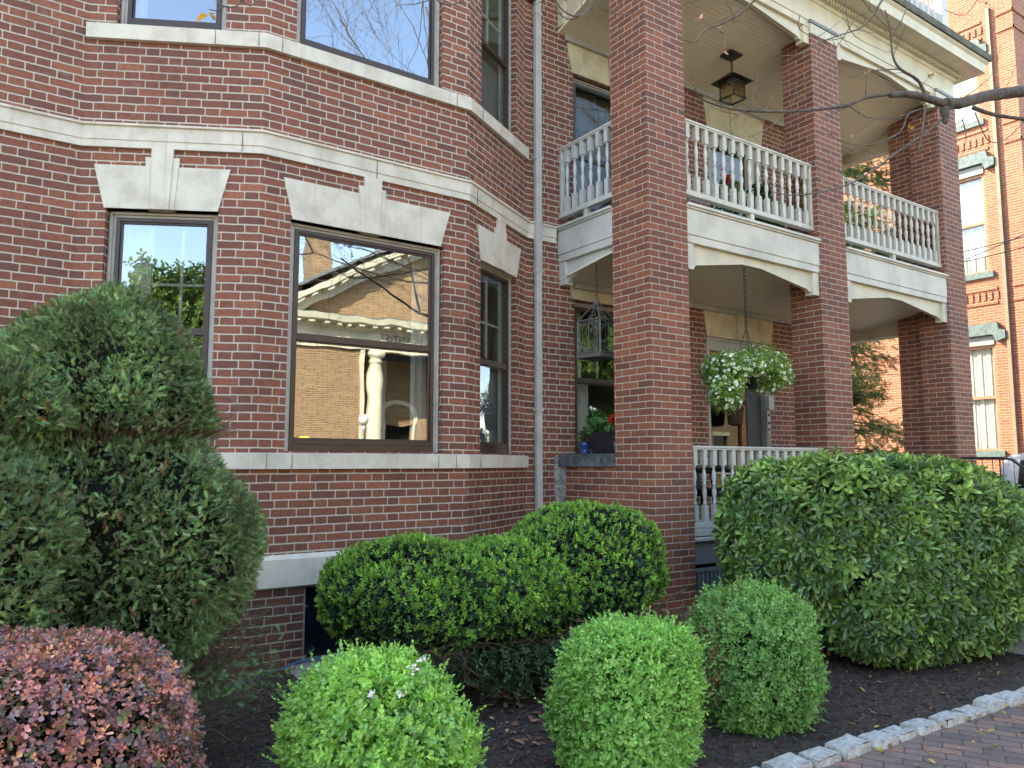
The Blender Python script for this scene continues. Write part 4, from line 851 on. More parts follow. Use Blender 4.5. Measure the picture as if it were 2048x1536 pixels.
def shell(lobes,n,g,lump,depth=(0,.12),bias=2.0,gap=None):
    PP=[];NN=[];DD=[]; A=[ (l['r'][0]*l['r'][1]+l['r'][0]*l['r'][2]+l['r'][1]*l['r'][2]) for l in lobes]; tot=sum(A)
    for li,l in enumerate(lobes):
        m=int(n*A[li]/tot*2.6); d=g.normal(0,1,(m,3))*l['r']; d/=np.linalg.norm(d,axis=1)[:,None]; r=srad(l,d)
        q=d*r[:,None]; nr=np.sign(q)*np.abs(q/l['r'])**(l['p']-1)/l['r']; nr/=np.linalg.norm(nr,axis=1)[:,None]
        P=l['c']+q; P=P+nr*lump(P)[:,None]; dep=depth[0]+(depth[1]-depth[0])*g.random(m)**bias
        ok=(P[:,2]>l['zmin'])&(P[:,2]<l['zmax'])
        for lj,o in enumerate(lobes):
            if lj!=li: ok&=((np.abs((P-o['c'])/(o['r']*.97))**o['p']).sum(1)>1)
        if gap is not None: ok&=(gap(P)>-1)
        P=P-nr*dep[:,None]; P,nr,dep=P[ok],nr[ok],dep[ok]; k=int(n*A[li]/tot); PP.append(P[:k]);NN.append(nr[:k]);DD.append(dep[:k])
    return np.concatenate(PP),np.concatenate(NN),np.concatenate(DD)
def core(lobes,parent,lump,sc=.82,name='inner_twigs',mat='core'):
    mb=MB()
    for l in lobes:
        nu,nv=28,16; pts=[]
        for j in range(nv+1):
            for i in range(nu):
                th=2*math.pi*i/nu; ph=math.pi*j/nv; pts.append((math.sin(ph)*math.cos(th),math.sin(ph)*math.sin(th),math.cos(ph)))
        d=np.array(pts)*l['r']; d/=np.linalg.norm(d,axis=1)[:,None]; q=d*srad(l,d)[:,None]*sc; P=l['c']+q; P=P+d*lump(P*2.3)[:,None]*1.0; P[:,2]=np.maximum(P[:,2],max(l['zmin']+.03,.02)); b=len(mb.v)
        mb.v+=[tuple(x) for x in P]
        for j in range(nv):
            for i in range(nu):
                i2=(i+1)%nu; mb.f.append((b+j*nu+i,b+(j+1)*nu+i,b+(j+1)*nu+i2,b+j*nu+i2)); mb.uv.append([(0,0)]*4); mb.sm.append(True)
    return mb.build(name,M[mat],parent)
def pal(g,n,cols,w=None,v=.15):
    c=np.array(cols)[g.choice(len(cols),n,p=w)]; return c*np.clip(g.normal(1,v,(n,1)),.5,1.6)
def twigs(parent,paths_,name='stem',mat='stem',n=5):
    mb=MB()
    for pts,r0,r1 in paths_:
        k=len(pts); mb.tube(pts,[r0+(r1-r0)*i/(k-1) for i in range(k)],n,cap=False)
    return mb.build(name,M[mat],parent)
def wig(a,b,g,amp,k=6):
    a,b=np.array(a,float),np.array(b,float); P=[a+(b-a)*i/k for i in range(k+1)]; 
    for i in range(1,k+1): P[i]=P[i]+g.normal(0,amp,3)*(i/k)**.5
    return [tuple(p) for p in P]
# ---- clipped yew in two tiers
g=np.random.default_rng(21)
yew=thing('clipped_yew','big dark green yew clipped in two tiers beside the bay','shrub',(.45,4.75,0))
lt=[sup((.575,4.67,1.84),(.59,.64,.78),1.75,1.81), sup((-.08,4.42,1.74),(.58,.6,.36),1.9,1.80)]
lb=[sup((.50,4.55,1.20),(.80,.80,.61),2.55,.55),sup((-.38,4.15,1.18),(.84,.84,.62),2.6,.48)]
lum=Lump(3,.070,5.0)
T1=[needles(18,.034,.0155,.0026,g) for _ in range(8)]
gapn=Lump(44,1.0,3.2)
for nm,lo,n in (('upper_foliage',lt,42000),('lower_foliage',lb,72000)):
    P,N,D=shell(lo,n,g,lum,(-.012,.16),1.7,gap=lambda p:gapn(p)*1.0+.35)
    keep=(g.random(len(P))<np.clip(1.1+gapn(P*3.1)*.9,.35,1)); P,N,D=P[keep],N[keep],D[keep]
    c=pal(g,len(P),[(.145,.260,.100),(.110,.210,.088),(.205,.335,.125),(.185,.225,.115),(.100,.155,.072),(.27,.28,.12)],[.28,.26,.14,.14,.12,.06],.18)
    cl=gapn(P*3.1+5)[:,None]; c=c*np.clip(1+.3*cl,.5,1.6)*np.clip(g.normal(1,.18,(len(P),1)),.5,1.6)
    br=(g.random(len(P))<.012)|((gapn(P*3.7)>.95)&(g.random(len(P))<.35)); c[br]=pal(g,br.sum(),[(.32,.14,.05),(.25,.13,.06),(.20,.14,.07)])
    V,F,T=grow(T1,P,rnd_rot(N,g,.18,.75),g.uniform(.65,1.35,len(P)),c,g,.25)
    np_mesh(nm,V,F,M['needle'],yew,T)
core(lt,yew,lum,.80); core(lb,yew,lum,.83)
tw=[]
for i in range(480):       # bare twigs under each tier
    a=g.uniform(-2.6,.9); r=g.uniform(.45,.80); c0=np.array((.48,4.72,1.50+g.normal(0,.03))); tw.append((wig(c0+np.array([math.cos(a)*.12,math.sin(a)*.12,.05]),c0+np.array([math.cos(a)*r,math.sin(a)*r,.28+.12*r+g.normal(0,.03)]),g,.016),.006,.0018))
for i in range(260):
    a=g.uniform(-2.4,.9); r=g.uniform(.5,1.0); c0=np.array((.55,4.6,.45+g.normal(0,.05))); tw.append((wig(c0+np.array([math.cos(a)*.1,math.sin(a)*.1,-.2]),c0+np.array([math.cos(a)*r,math.sin(a)*r,.15+g.normal(0,.09)]),g,.028,7),.006,.0014))
for i in range(110):
    x=g.uniform(.9,1.45); tw.append((wig((.9,4.6,g.uniform(.5,.9)),(x+.1,g.uniform(4.2,4.7),g.uniform(.35,.85)),g,.03,7),.005,.0015))
for i in range(9): a=i*.7; tw.append((wig((.45+.08*math.cos(a),4.7+.08*math.sin(a),-.05),(.45+.4*math.cos(a),4.7+.4*math.sin(a),1.9),g,.03),.035,.015))
twigs(yew,tw,'bare_branches')
P=np.array([(1.25+g.normal(0,.09),4.35+g.normal(0,.12),.62+g.normal(0,.10)) for _ in range(110)]+[(.6+g.normal(0,.35),3.85+g.normal(0,.1),.60+g.normal(0,.05)) for _ in range(900)])
N=np.tile([.3,-.6,.1],(len(P),1)).astype(float); V,F,T=grow(T1,P,rnd_rot(N,g,.1,.5),g.uniform(.8,1.3,len(P)),pal(g,len(P),[(.11,.21,.085),(.14,.24,.095)]),g); np_mesh('low_sprays',V,F,M['needle'],yew,T)
# ---- purple barberry
bb=thing('barberry_bush','rounded barberry bush with purple and red leaves in the left foreground','shrub',(.22,3.24,0))
lo=[sup((.20,3.20,.50),(.51,.52,.51),3.0,.02),sup((-.30,2.95,.48),(.50,.46,.50),2.4,.02)]; lum=Lump(5,.03,6)
TB=[shoot(6,.020,.0135,0,70,.022,g,.15,.05,(.45,.82)) for _ in range(6)]
P,N,D=shell(lo,24000,g,lum,(-.02,.12),1.6)
up=np.clip(N[:,2],0,1)
c=pal(g,len(P),[(.34,.18,.205),(.22,.16,.185),(.46,.20,.21),(.17,.15,.16),(.52,.20,.16),(.54,.25,.14),(.12,.19,.07)],[.24,.2,.18,.13,.12,.05,.08],.22)
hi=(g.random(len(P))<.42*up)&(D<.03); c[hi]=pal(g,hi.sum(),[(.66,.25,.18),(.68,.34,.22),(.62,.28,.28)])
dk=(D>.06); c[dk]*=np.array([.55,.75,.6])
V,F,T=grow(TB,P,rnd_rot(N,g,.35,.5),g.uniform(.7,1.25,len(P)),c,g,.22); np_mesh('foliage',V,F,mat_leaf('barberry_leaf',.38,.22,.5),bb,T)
core(lo,bb,lum,.84)
tw=[]
for i in range(90):
    d=g.normal(0,1,3); d[2]=abs(d[2]); d/=np.linalg.norm(d); l=lo[0]; p=l['c']+d*srad(l,d[None])[0]; tw.append((wig(p-d*.12,p+d*g.uniform(.02,.07)+np.array([0,0,.02]),g,.004,3),.0018,.0009))
for i in range(8): tw.append((wig((.28,3.25,-.03),(.28+g.normal(0,.2),3.25+g.normal(0,.2),.5),g,.02),.012,.006))
twigs(bb,tw,'stem')
# ---- three light green boxwood balls
TX=[shoot(8,.027,.0155,5,62,.050,g,.22,.05,(.4,.7),spin=1.57) for _ in range(7)]
TXL=[shoot(14,.025,.014,15,65,.11,g,.22,.05,(.4,.7),spin=1.57) for _ in range(4)]
def boxball(x,y,r,h,lab,seed,cols,n,white=0,tan=0):
    g=np.random.default_rng(seed); t=thing('boxwood_ball',lab,'shrub',(x,y,0),'round light green shrubs in the mulch bed'); lum=Lump(seed+9,.045,9.0)
    lo=[sup((x,y,h*.5+.02),(r,r,h*.51),2.55,.015)]
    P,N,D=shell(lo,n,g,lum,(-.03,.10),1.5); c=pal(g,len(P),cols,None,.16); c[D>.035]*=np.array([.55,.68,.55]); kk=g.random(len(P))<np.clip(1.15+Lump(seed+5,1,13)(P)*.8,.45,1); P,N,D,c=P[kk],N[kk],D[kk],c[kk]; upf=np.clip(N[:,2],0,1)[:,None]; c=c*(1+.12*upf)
    if tan:
        nl=Lump(seed+2,1,5)(P); m=(nl>.75)&(g.random(len(P))<.5); c[m]=(.34,.26,.12)
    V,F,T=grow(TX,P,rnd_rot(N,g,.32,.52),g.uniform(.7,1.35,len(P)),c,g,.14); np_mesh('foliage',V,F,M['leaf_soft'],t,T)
    P,N,D=shell(lo,380,g,lum,(-.03,.02),1); V,F,T=grow(TXL,P,rnd_rot(N,g,.45,.35),g.uniform(.6,1.15,len(P)),pal(g,len(P),cols,None,.1)*1.08,g,.12); np_mesh('long_shoots',V,F,M['leaf_soft'],t,T); core(lo,t,lum,.82)
    tw=[(wig((x+g.normal(0,.03),y+g.normal(0,.03),-.02),(x+g.normal(0,r*.5),y+g.normal(0,r*.5),h*.5),g,.015),.009,.004) for _ in range(9)]
    twigs(t,tw,'stem')
    if white:
        mb=MB()
        for dx,dy,dz in ((-.07,-.33,.60+.20),(.01,-.28,.865),(.07,-.24,.885),(-.16,-.28,.80)):
            for k in range(14):
                p=Vector((x+dx+g.normal(0,.009),y+dy+g.normal(0,.009),dz+g.normal(0,.006)))
                a=Vector(g.normal(0,1,3)).normalized()*.007; b=Vector(g.normal(0,1,3)).normalized()*.007; mb.face([p-a,p-b,p+a,p+b])
        mb.build('blossom',mat_plain('white_petal',(.75,.68,.70),.7,.2,.05,5),t)
cg=[(.26,.50,.115),(.30,.55,.135),(.21,.43,.10),(.36,.60,.16),(.24,.48,.18)]
boxball(1.405,2.96,.290,.775,'bright green boxwood ball with tiny white blossoms, nearest the camera',31,cg,8800,white=1)
boxball(2.86,3.05,.315,.77,'fresh green boxwood ball in the middle of the front row, over dry leaves',32,[(.22,.46,.115),(.26,.51,.15),(.18,.39,.10),(.31,.54,.17)],9500)
boxball(4.13,3.25,.32,.79,'darker green boxwood ball with tan patches, in front of the rhododendron',33,[(.165,.35,.10),(.20,.40,.13),(.135,.29,.09),(.22,.42,.16)],9000,tan=1)
# ---- holly hedge under the bay
g=np.random.default_rng(51)
hd=thing('holly_hedge','dark glossy holly shrub with yellow-green shoot tips under the bay windows','shrub',(3.1,4.7,0))
lo=[sup((2.48,4.80,.76),(.56,.56,.33),2.5,.30),sup((3.20,4.74,.72),(.55,.56,.34),2.2,.30),sup((4.02,4.74,.84),(.70,.53,.43),2.3,.32)]; lum=Lump(8,.052,6)
TD=[shoot(6,.034,.018,-10,50,.02,g,.3,.15,(.35,.7)) for _ in range(6)]; TL=[shoot(8,.034,.013,20,75,.026,g,.35,-.05,(.35,.65),small=.75) for _ in range(5)]
P,N,D=shell(lo,17000,g,lum,(.0,.13),1.4); c=pal(g,len(P),[(.024,.066,.032),(.034,.085,.038),(.045,.105,.042),(.020,.056,.035)],None,.25)
V,F,T=grow(TD,P,rnd_rot(N,g,.2,.55),g.uniform(.8,1.35,len(P)),c,g,.25); np_mesh('foliage',V,F,M['leaf_gloss'],hd,T)
P,N,D=shell(lo,9500,g,lum,(-.03,.012),1.0); kp=(g.random(len(P))<np.clip(.70+.4*N[:,2]+.25*Lump(77,1,5)(P),.25,1)); P,N=P[kp],N[kp]
c=pal(g,len(P),[(.25,.47,.10),(.20,.40,.085),(.32,.55,.12),(.15,.32,.07)],None,.16)
V,F,T=grow(TL,P,rnd_rot(N,g,.55,.28),g.uniform(.7,1.15,len(P)),c,g,.14); np_mesh('shoot_tips',V,F,M['leaf_soft'],hd,T)
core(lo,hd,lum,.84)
tw=[]
for i in range(16):
    e=(g.uniform(2.3,4.4),g.uniform(4.3,5.0),.55); tw.append((wig((3.12+g.normal(0,.05),4.62+g.normal(0,.05),-.03),e,g,.035,8),.022,.008))
for i in range(6): tw.append((wig((4.3+g.normal(0,.05),4.75,-.03),(4.3+g.normal(0,.5),4.7,.6),g,.03,8),.02,.008))
for i in range(170):
    x=g.uniform(1.95,4.9); tw.append((wig((x,g.uniform(4.35,4.6),.46+g.normal(0,.05)),(x+g.normal(0,.22),g.uniform(4.16,4.35),.42+g.normal(0,.08)),g,.018,5),.004,.0012))
twigs(hd,tw,'stem')
P=np.array([(g.uniform(2.0,4.7),g.uniform(4.2,4.7),g.uniform(.16,.42)) for _ in range(500)]+[(g.uniform(2.85,3.9),g.uniform(4.2,4.5),g.uniform(.12,.42)) for _ in range(600)]); N=g.normal(0,.5,(len(P),3))+np.array([0,-.6,.1]); V,F,T=grow(TD,P,rnd_rot(N,g,.1,.5),g.uniform(.8,1.4,len(P)),pal(g,len(P),[(.035,.085,.034),(.05,.11,.04)]),g); np_mesh('low_leaves',V,F,M['leaf_gloss'],hd,T)
# ---- rhododendron
g=np.random.default_rng(61)
rh=thing('rhododendron_hedge','large leathery-leaved rhododendron filling the bed in front of the porch','shrub',(7.0,3.95,0))
lo=[sup((6.20,3.95,1.02),(.90,.72,.59),3.2,.40),sup((6.15,3.62,.72),(.62,.60,.62),2.4,.08),sup((7.10,3.80,.83),(1.12,.90,.76),2.9,.06),sup((8.15,3.85,.74),(.80,.74,.66),2.8,.08)]; lum=Lump(12,.070,4.5)
TR=[shoot(8,.098,.037,-12,55,.035,g,.30,.12,(.4,.72),small=.7) for _ in range(8)]
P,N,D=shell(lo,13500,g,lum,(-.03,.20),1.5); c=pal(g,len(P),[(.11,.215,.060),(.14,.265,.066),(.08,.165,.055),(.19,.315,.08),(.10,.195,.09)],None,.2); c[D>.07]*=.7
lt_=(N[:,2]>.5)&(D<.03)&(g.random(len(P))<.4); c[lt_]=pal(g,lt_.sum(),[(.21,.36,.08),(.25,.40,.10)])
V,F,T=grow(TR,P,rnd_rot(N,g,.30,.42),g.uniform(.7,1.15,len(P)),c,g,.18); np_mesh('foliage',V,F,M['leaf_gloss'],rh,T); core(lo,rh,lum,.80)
tw=[(wig((5.9+g.uniform(0,2.2),4.0,-.03),(5.7+g.uniform(0,2.8),3.8+g.normal(0,.2),1.0),g,.05,7),.022,.008) for _ in range(16)]
for i in range(60): x=g.uniform(5.5,6.4); tw.append((wig((x,3.9,.2),(x+g.normal(0,.12),3.5,.7),g,.03,5),.006,.003))
twigs(rh,tw,'stem')
# ---- evergreen between the houses
g=np.random.default_rng(71)
cf=thing('conifer','feathery green conifer with drooping sprays between the two houses','tree',(14.6,9.25,0))
TC=[needles(26,.30,.075,.016,g) for _ in range(5)]
PP=[];NN=[]; tw=[(wig((14.6,9.25,-.1),(14.6,9.2,9.4),g,.03,12),.14,.02)]
for i in range(190):
    z=.5+9.0*i/190+g.normal(0,.1); a=g.uniform(0,6.28); L_=(1.75-.04*z)*g.uniform(.55,1.15)+.15
    if g.random()<.12: continue
    pts=[np.array((14.6,9.25,z))+np.array([math.cos(a)*L_*t,math.sin(a)*L_*t,.25*t-.55*t*t]) for t in (0,.25,.5,.75,1)]
    tw.append(([tuple(p) for p in pts],.025,.005))
    for k in range(int(26*L_)+6):
        t=g.uniform(.3,1.0); j=min(3,int(t*4)); p=pts[j]+(pts[j+1]-pts[j])*(t*4-j); PP.append(p+g.normal(0,.10,3)*np.array([1,1,.8])); d=np.array([math.cos(a),math.sin(a),-.5])+g.normal(0,.5,3); NN.append(d/np.linalg.norm(d))
P=np.array(PP);N=np.array(NN); V,F,T=grow(TC,P,rnd_rot(N,g,.0,.35),g.uniform(.6,1.1,len(P)),pal(g,len(P),[(.065,.135,.035),(.09,.17,.04),(.05,.105,.035),(.14,.17,.05)],None,.2),g,.2); np_mesh('crown',V,F,M['needle'],cf,T); twigs(cf,tw,'trunk','bark',7)
# ---- leafy trees over the street (for the reflections)
TT=[shoot(7,.22,.13,-20,60,.2,g,.2,.1) for _ in range(4)]
def leafy(x,y,h,r,lab,seed,cols,n=5200,yc=0):
    g=np.random.default_rng(seed); t=thing('street_tree',lab,'tree',(x,y,0),'leafy trees along the street'); lo=[]
    for i in range(9): a=g.uniform(0,6.28); q_=r*g.uniform(.2,.62); lo.append(sup((x+q_*math.cos(a),y+q_*math.sin(a),h*g.uniform(.48,.84)),(r*.46,r*.46,r*.36),2))
    P,N,D=shell(lo,n,g,Lump(seed,.3,1.6),(-.1,.7),1.2); V,F,T=grow(TT,P,rnd_rot(N,g,.3,.5),g.uniform(.8,1.4,len(P)),pal(g,len(P),cols,None,.2),g,.2); np_mesh('crown',V,F,M['leaf_soft'],t,T)
    tw=[(wig((x,y,-.2),(x,y,h*.6),g,.08,8),.20,.10)]
    for l in lo: tw.append((wig((x,y,h*.34),tuple(l['c']),g,.08,6),.09,.03))
    twigs(t,tw,'trunk','bark',8)
leafy(-10.5,-9.5,7.6,3.2,'leafy green tree left of the church, seen in the left bay window',81,[(.10,.17,.035),(.13,.20,.045),(.08,.14,.03)])
leafy(-17,-13,10.4,4.0,'tall leafy tree behind the left one, seen in the left bay window',82,[(.09,.16,.035),(.12,.18,.05)])
leafy(-7.0,-12.2,6.8,2.8,'smaller yellow-green street tree, seen in the left bay window',85,[(.16,.20,.05),(.13,.17,.04)])
leafy(18.5,-8.2,9.5,3.6,'leafy tree right of the church portico, seen in the porch window',83,[(.12,.19,.04),(.16,.23,.06)],6500)
leafy(24.5,-3.6,9,3.4,'leafy street tree farther along the right side of the street',84,[(.12,.19,.04),(.15,.21,.06)])
# ---- bare tree over the sidewalk
g=np.random.default_rng(91)
bt=thing('bare_tree','nearly bare street tree whose grey limb reaches in from the right','tree',(10.4,1.0,0))
segs=[]; tips=[]
def inview(pts): return any(q_[0]>0 and .34*q_[0]<q_[1] for q_ in pts)
def branch(p,d,L_,r,lev,g,maxl=4,droop=0.0):
    k=6; pts=[np.array(p,float)]; d=np.array(d,float); d/=np.linalg.norm(d)
    for i in range(k):
        d=d+g.normal(0,.13,3)+np.array([0,0,.05-droop]); d/=np.linalg.norm(d); pts.append(pts[-1]+d*L_/k)
    if inview(pts): return
    segs.append(([tuple(q_) for q_ in pts],r,max(r*.38,.0022),lev))
    if lev>=maxl: tips.append(pts[-1]); return
    for j in range(3 if lev<2 else int(g.integers(3,6))):
        i=int(g.integers(2,k+1)); nd=d+g.normal(0,.62,3); branch(pts[i],nd,L_*g.uniform(.45,.68),max(r*.45,.0025),lev+1,g,maxl,droop)
twigs(bt,[(wig((10.4,1.0,-.2),(10.1,.7,5.2),g,.05,8),.24,.15)],'trunk','bark',12)
for p0,d,L_ in (((10.1,.8,3.4),(-1,-.10,.28),5.6),((10.1,.8,3.9),(-1,-.22,.5),5.2),((10.1,.7,4.4),(-1,.0,.62),5.6),((10.1,.7,4.8),(-.9,-.25,.9),5.6),*[((9.9,.5,g.uniform(3.2,5.0)),(-1,g.uniform(-.32,-.08),g.uniform(-.05,.75)),g.uniform(5.2,6.4)) for _ in range(9)]): branch(p0,d,L_,.034,1,g,5)
for d,L_ in (((-1.0,-.35,.75),5.2),((-.7,-.75,.9),5.2),((.4,.6,1.2),4),((.9,-.3,1.0),4.5),((-.55,-.30,1.1),5.4)): branch((10.1,.7,5.0+g.uniform(-.5,.2)),d,L_,.09,1,g,5)
# the limb in front of the porch; traced in plan at its real height
limb=[(10.05,.75,5.1),(9.55,2.1,5.45),(8.70,3.2,5.47),(7.9,3.22,5.20),(7.25,3.2,4.93),(6.98,3.2,4.86)]
segs.append((limb,.068,.046,1)); 
def TP(u,v,y):     # point of the limb system given as bearing (u) and height (v), at depth y
    f=1538.; p=R(5.88);a=R(55.087); hx,hy=math.cos(a),math.sin(a); rx,ry=math.sin(a),-math.cos(a); U_=(u-1024)/f; V_=-(v-768)/f
    dx=hx*math.cos(p)+rx*U_-hx*math.sin(p)*V_; dy=hy*math.cos(p)+ry*U_-hy*math.sin(p)*V_; dz=math.sin(p)+math.cos(p)*V_; t=y/dy; return (dx*t,dy*t,1.64+dz*t)
tr=[([(1900,212,3.2),(1830,190,3.22),(1780,190,3.25)],.038,.024),([(1780,188,3.25),(1730,196,3.3),(1690,212,3.3),(1600,222,3.3),(1500,222,3.25),(1440,212,3.2),(1400,195,3.2),(1385,165,3.2)],.016,.004),
([(1850,190,3.2),(1835,160,3.2),(1800,138,3.2),(1785,110,3.2),(1780,60,3.2),(1770,20,3.2)],.016,.005),([(1800,138,3.2),(1760,140,3.25),(1725,142,3.3)],.007,.003),([(1785,115,3.2),(1800,80,3.2),(1812,50,3.1)],.005,.002),([(1780,60,3.2),(1740,20,3.2),(1720,-10,3.2)],.005,.003),
([(1895,225,3.2),(1860,260,3.25),(1800,300,3.3),(1740,345,3.35),(1680,375,3.4),(1600,390,3.4),(1550,385,3.4),(1537,375,3.4)],.012,.003),([(1880,215,3.2),(1820,225,3.3),(1800,265,3.3),(1740,290,3.3),(1690,285,3.3),(1655,265,3.3)],.010,.003),
([(1925,240,3.15),(1932,280,3.1),(1915,330,3.1)],.006,.002),([(1930,235,3.15),(1880,280,3.1),(1870,320,3.1)],.005,.002),([(1945,215,3.1),(1990,230,3.0),(2060,240,2.9)],.02,.014),([(1950,225,3.1),(1975,280,3.1),(2010,280,3.1),(2050,240,3.0)],.006,.004),
([(1700,213,3.3),(1735,235,3.3),(1790,235,3.3),(1850,215,3.25)],.006,.004),([(1910,205,3.2),(1950,180,3.2),(1990,140,3.2),(2000,90,3.2)],.006,.002),([(2000,195,3.1),(2020,160,3.1),(2035,120,3.1)],.005,.002),
([(1700,212,3.3),(1660,230,3.3),(1645,245,3.3)],.005,.002),([(1580,222,3.3),(1590,190,3.3),(1595,165,3.3)],.0035,.0015),([(1530,222,3.2),(1545,195,3.2),(1548,188,3.2)],.0035,.0015),([(1490,222,3.2),(1470,235,3.2),(1455,248,3.2)],.0035,.0015),([(1560,240,3.2),(1530,260,3.2),(1495,275,3.2)],.004,.0015),
([(1770,-10,3.0),(1730,50,3.1),(1680,70,3.1),(1640,85,3.2),(1590,110,3.2),(1560,110,3.2)],.009,.003),([(1720,20,3.1),(1690,70,3.1),(1660,110,3.1),(1600,170,3.1)],.005,.002),([(1530,-20,3.0),(1470,35,3.1),(1410,60,3.2),(1390,85,3.2),(1370,80,3.2)],.008,.003),([(1470,35,3.1),(1450,65,3.1),(1440,60,3.1)],.004,.002),([(1480,-20,3.0),(1495,30,3.0)],.004,.002),([(1445,55,3.1),(1450,100,3.1)],.0035,.0015),([(1600,30,3.1),(1600,60,3.1),(1650,80,3.1),(1690,75,3.1)],.005,.003),
([(1100,-20,2.9),(1120,15,2.9),(1150,33,2.9),(1180,20,2.9),(1200,-20,2.9)],.006,.004),([(1110,20,2.9),(1135,38,2.9),(1165,30,2.9),(1190,-5,2.9)],.005,.003),([(1195,-15,2.9),(1215,20,2.9),(1250,30,2.9),(1275,25,2.9)],.005,.002),([(1320,-15,3),(1322,15,3),(1318,25,3)],.003,.0015),
([(860,-20,2.7),(880,5,2.7),(910,8,2.7),(945,-12,2.7)],.004,.003),([(420,-20,2.4),(440,8,2.4),(470,14,2.4),(500,-15,2.4)],.003,.002),([(470,-15,2.4),(500,12,2.4),(530,-15,2.4)],.003,.002),
([(1820,0,3.0),(1790,60,3.05),(1760,20,3.1)],.005,.003),([(1690,-10,3),(1700,60,3),(1740,90,3),(1790,110,3.1)],.004,.002),([(1960,-10,3),(1930,30,3),(1890,20,3)],.006,.003),([(1850,215,3.2),(1845,260,3.2),(1838,300,3.2)],.012,.006)]
for pts,r0,r1 in tr:
    w=[TP(*p) for p in pts]; 
    w2=[]
    for i in range(len(w)-1):     # smooth the polyline
        a0=np.array(w[max(0,i-1)]);a1=np.array(w[i]);a2=np.array(w[i+1]);a3=np.array(w[min(len(w)-1,i+2)])
        for t in (0,.33,.66): w2.append(tuple(.5*((2*a1)+(-a0+a2)*t+(2*a0-5*a1+4*a2-a3)*t*t+(-a0+3*a1-3*a2+a3)*t**3)))
    w2.append(w[-1]); segs.append((w2,r0,r1,3)); tips.append(np.array(w[-1]))
    for _ in range(max(1,len(w)-2)):
        i=int(g.integers(1,len(w2)-1)); d=g.normal(0,.6,3)+np.array([-.2,0,.15]); L_=g.uniform(.08,.26); p=np.array(w2[i]); d/=np.linalg.norm(d); segs.append(([tuple(p),tuple(p+d*L_*.5),tuple(p+d*L_+np.array([0,0,.02]))],.0028,.0012,5)); tips.append(p+d*L_)
mb=MB(); mt=MB()
for pts,r0,r1,lev in segs:
    k=len(pts); n=10 if r0>.04 else 6 if r0>.012 else 4; (mb if r0>.012 else mt).tube(pts,[r0+(r1-r0)*i/(k-1) for i in range(k)],n,cap=r0>.02)
kn=TP(1890,232,3.2); mb.lathe([(.008,-.075),(.022,-.065),(.03,-.02),(.042,.03),(.04,.07),(.01,.10)],kn,10)
mb.build('limb',M['bark'],bt); mt.build('twig',M['twig'],bt)
TA=[shoot(3,.045,.035,-40,20,.01,g,.5,.3) for _ in range(4)]; tips=np.array(tips); sel=tips[g.random(len(tips))<.16]; V,F,T=grow(TA,sel,rnd_rot(g.normal(0,1,(len(sel),3)),g,0,.5),g.uniform(.6,1.1,len(sel)),pal(g,len(sel),[(.38,.20,.14),(.42,.24,.20),(.45,.25,.07)]),g,.2); np_mesh('foliage',V,F,M['leaf_soft'],bt,T)
# ================================================================ things on and in the porch
def chain(mb,a,b,link=.045,r=.004,w=.011):
    a,b=Vector(a),Vector(b); L_=(b-a).length; n=max(2,int(L_/link*1.35)); d=(b-a)/n
    for i in range(n):
        c=a+d*(i+.5); up=d.normalized(); s=Vector((1,0,0)).cross(up) if i%2 else Vector((0,1,0)).cross(up)
        if s.length<.1: s=Vector((.7,.7,0))
        s.normalize(); h=d.length*.66; mb.tube([c-up*h,c-up*h*.6+s*w,c+up*h*.6+s*w,c+up*h,c+up*h*.6-s*w,c-up*h*.6-s*w,c-up*h],r,4,cap=False)
# glass lantern hanging at the porch end
lx,ly,lz=5.36,6.10,2.775
la=thing('hanging_lantern','grey metal and glass box lantern hanging at the left end of the porch','lantern',(lx,ly,lz),rz=0)
mb=MB(); w=.145; hgt=.36; a=R(12); ca,sa=math.cos(a),math.sin(a)
def L(x,y,z): return (lx+x*ca-y*sa,ly+x*sa+y*ca,lz+z)
def bar(mb,p,q_,t=.009): mb.tube([L(*p),L(*q_)],t,4,cap=True,sm=False)
mb.hexa([L(-w-.02,-w-.02,-.035),L(w+.02,-w-.02,-.035),L(w+.02,w+.02,-.035),L(-w-.02,w+.02,-.035),L(-w-.006,-w-.006,.01),L(w+.006,-w-.006,.01),L(w+.006,w+.006,.01),L(-w-.006,w+.006,.01)])
for x,y in ((-w,-w),(w,-w),(w,w),(-w,w)):
    bar(mb,(x,y,0),(x,y,hgt),.012); bar(mb,(x,y,hgt),(x*.12,y*.12,hgt+.20),.008)
for z in (.015,hgt):
    for (x0,y0),(x1,y1) in zip(((-w,-w),(w,-w),(w,w),(-w,w)),((w,-w),(w,w),(-w,w),(-w,-w))): bar(mb,(x0,y0,z),(x1,y1,z),.013)
for (ax,ay) in ((1,0),(0,1)):
    for s_ in (-1,1):
        f_=lambda t,z: (t,s_*w*1.01,z) if ax else (s_*w*1.01,t,z)
        bar(mb,f_(0,.01),f_(0,hgt),.004); bar(mb,f_(0,hgt),f_(-w,hgt*.62),.005); bar(mb,f_(0,hgt),f_(w,hgt*.62),.005); bar(mb,f_(0,.01),f_(-w,hgt*.38),.005); bar(mb,f_(0,.01),f_(w,hgt*.38),.005)
        bar(mb,f_(0,hgt),(0,0,hgt+.19),.004) ; bar(mb,(f_(-w*.5,0)[0]*.6 if ax else f_(0,0)[0]*.55,(f_(0,0)[1]*.55 if ax else -w*.3),hgt+.08),f_(0,hgt),.004)
mb.lathe([(.02,.17),(.03,.18),(.028,.23),(.012,.25)],L(0,0,hgt-0),8)
mb.build('frame',M['lantern'],la)
mb=MB()
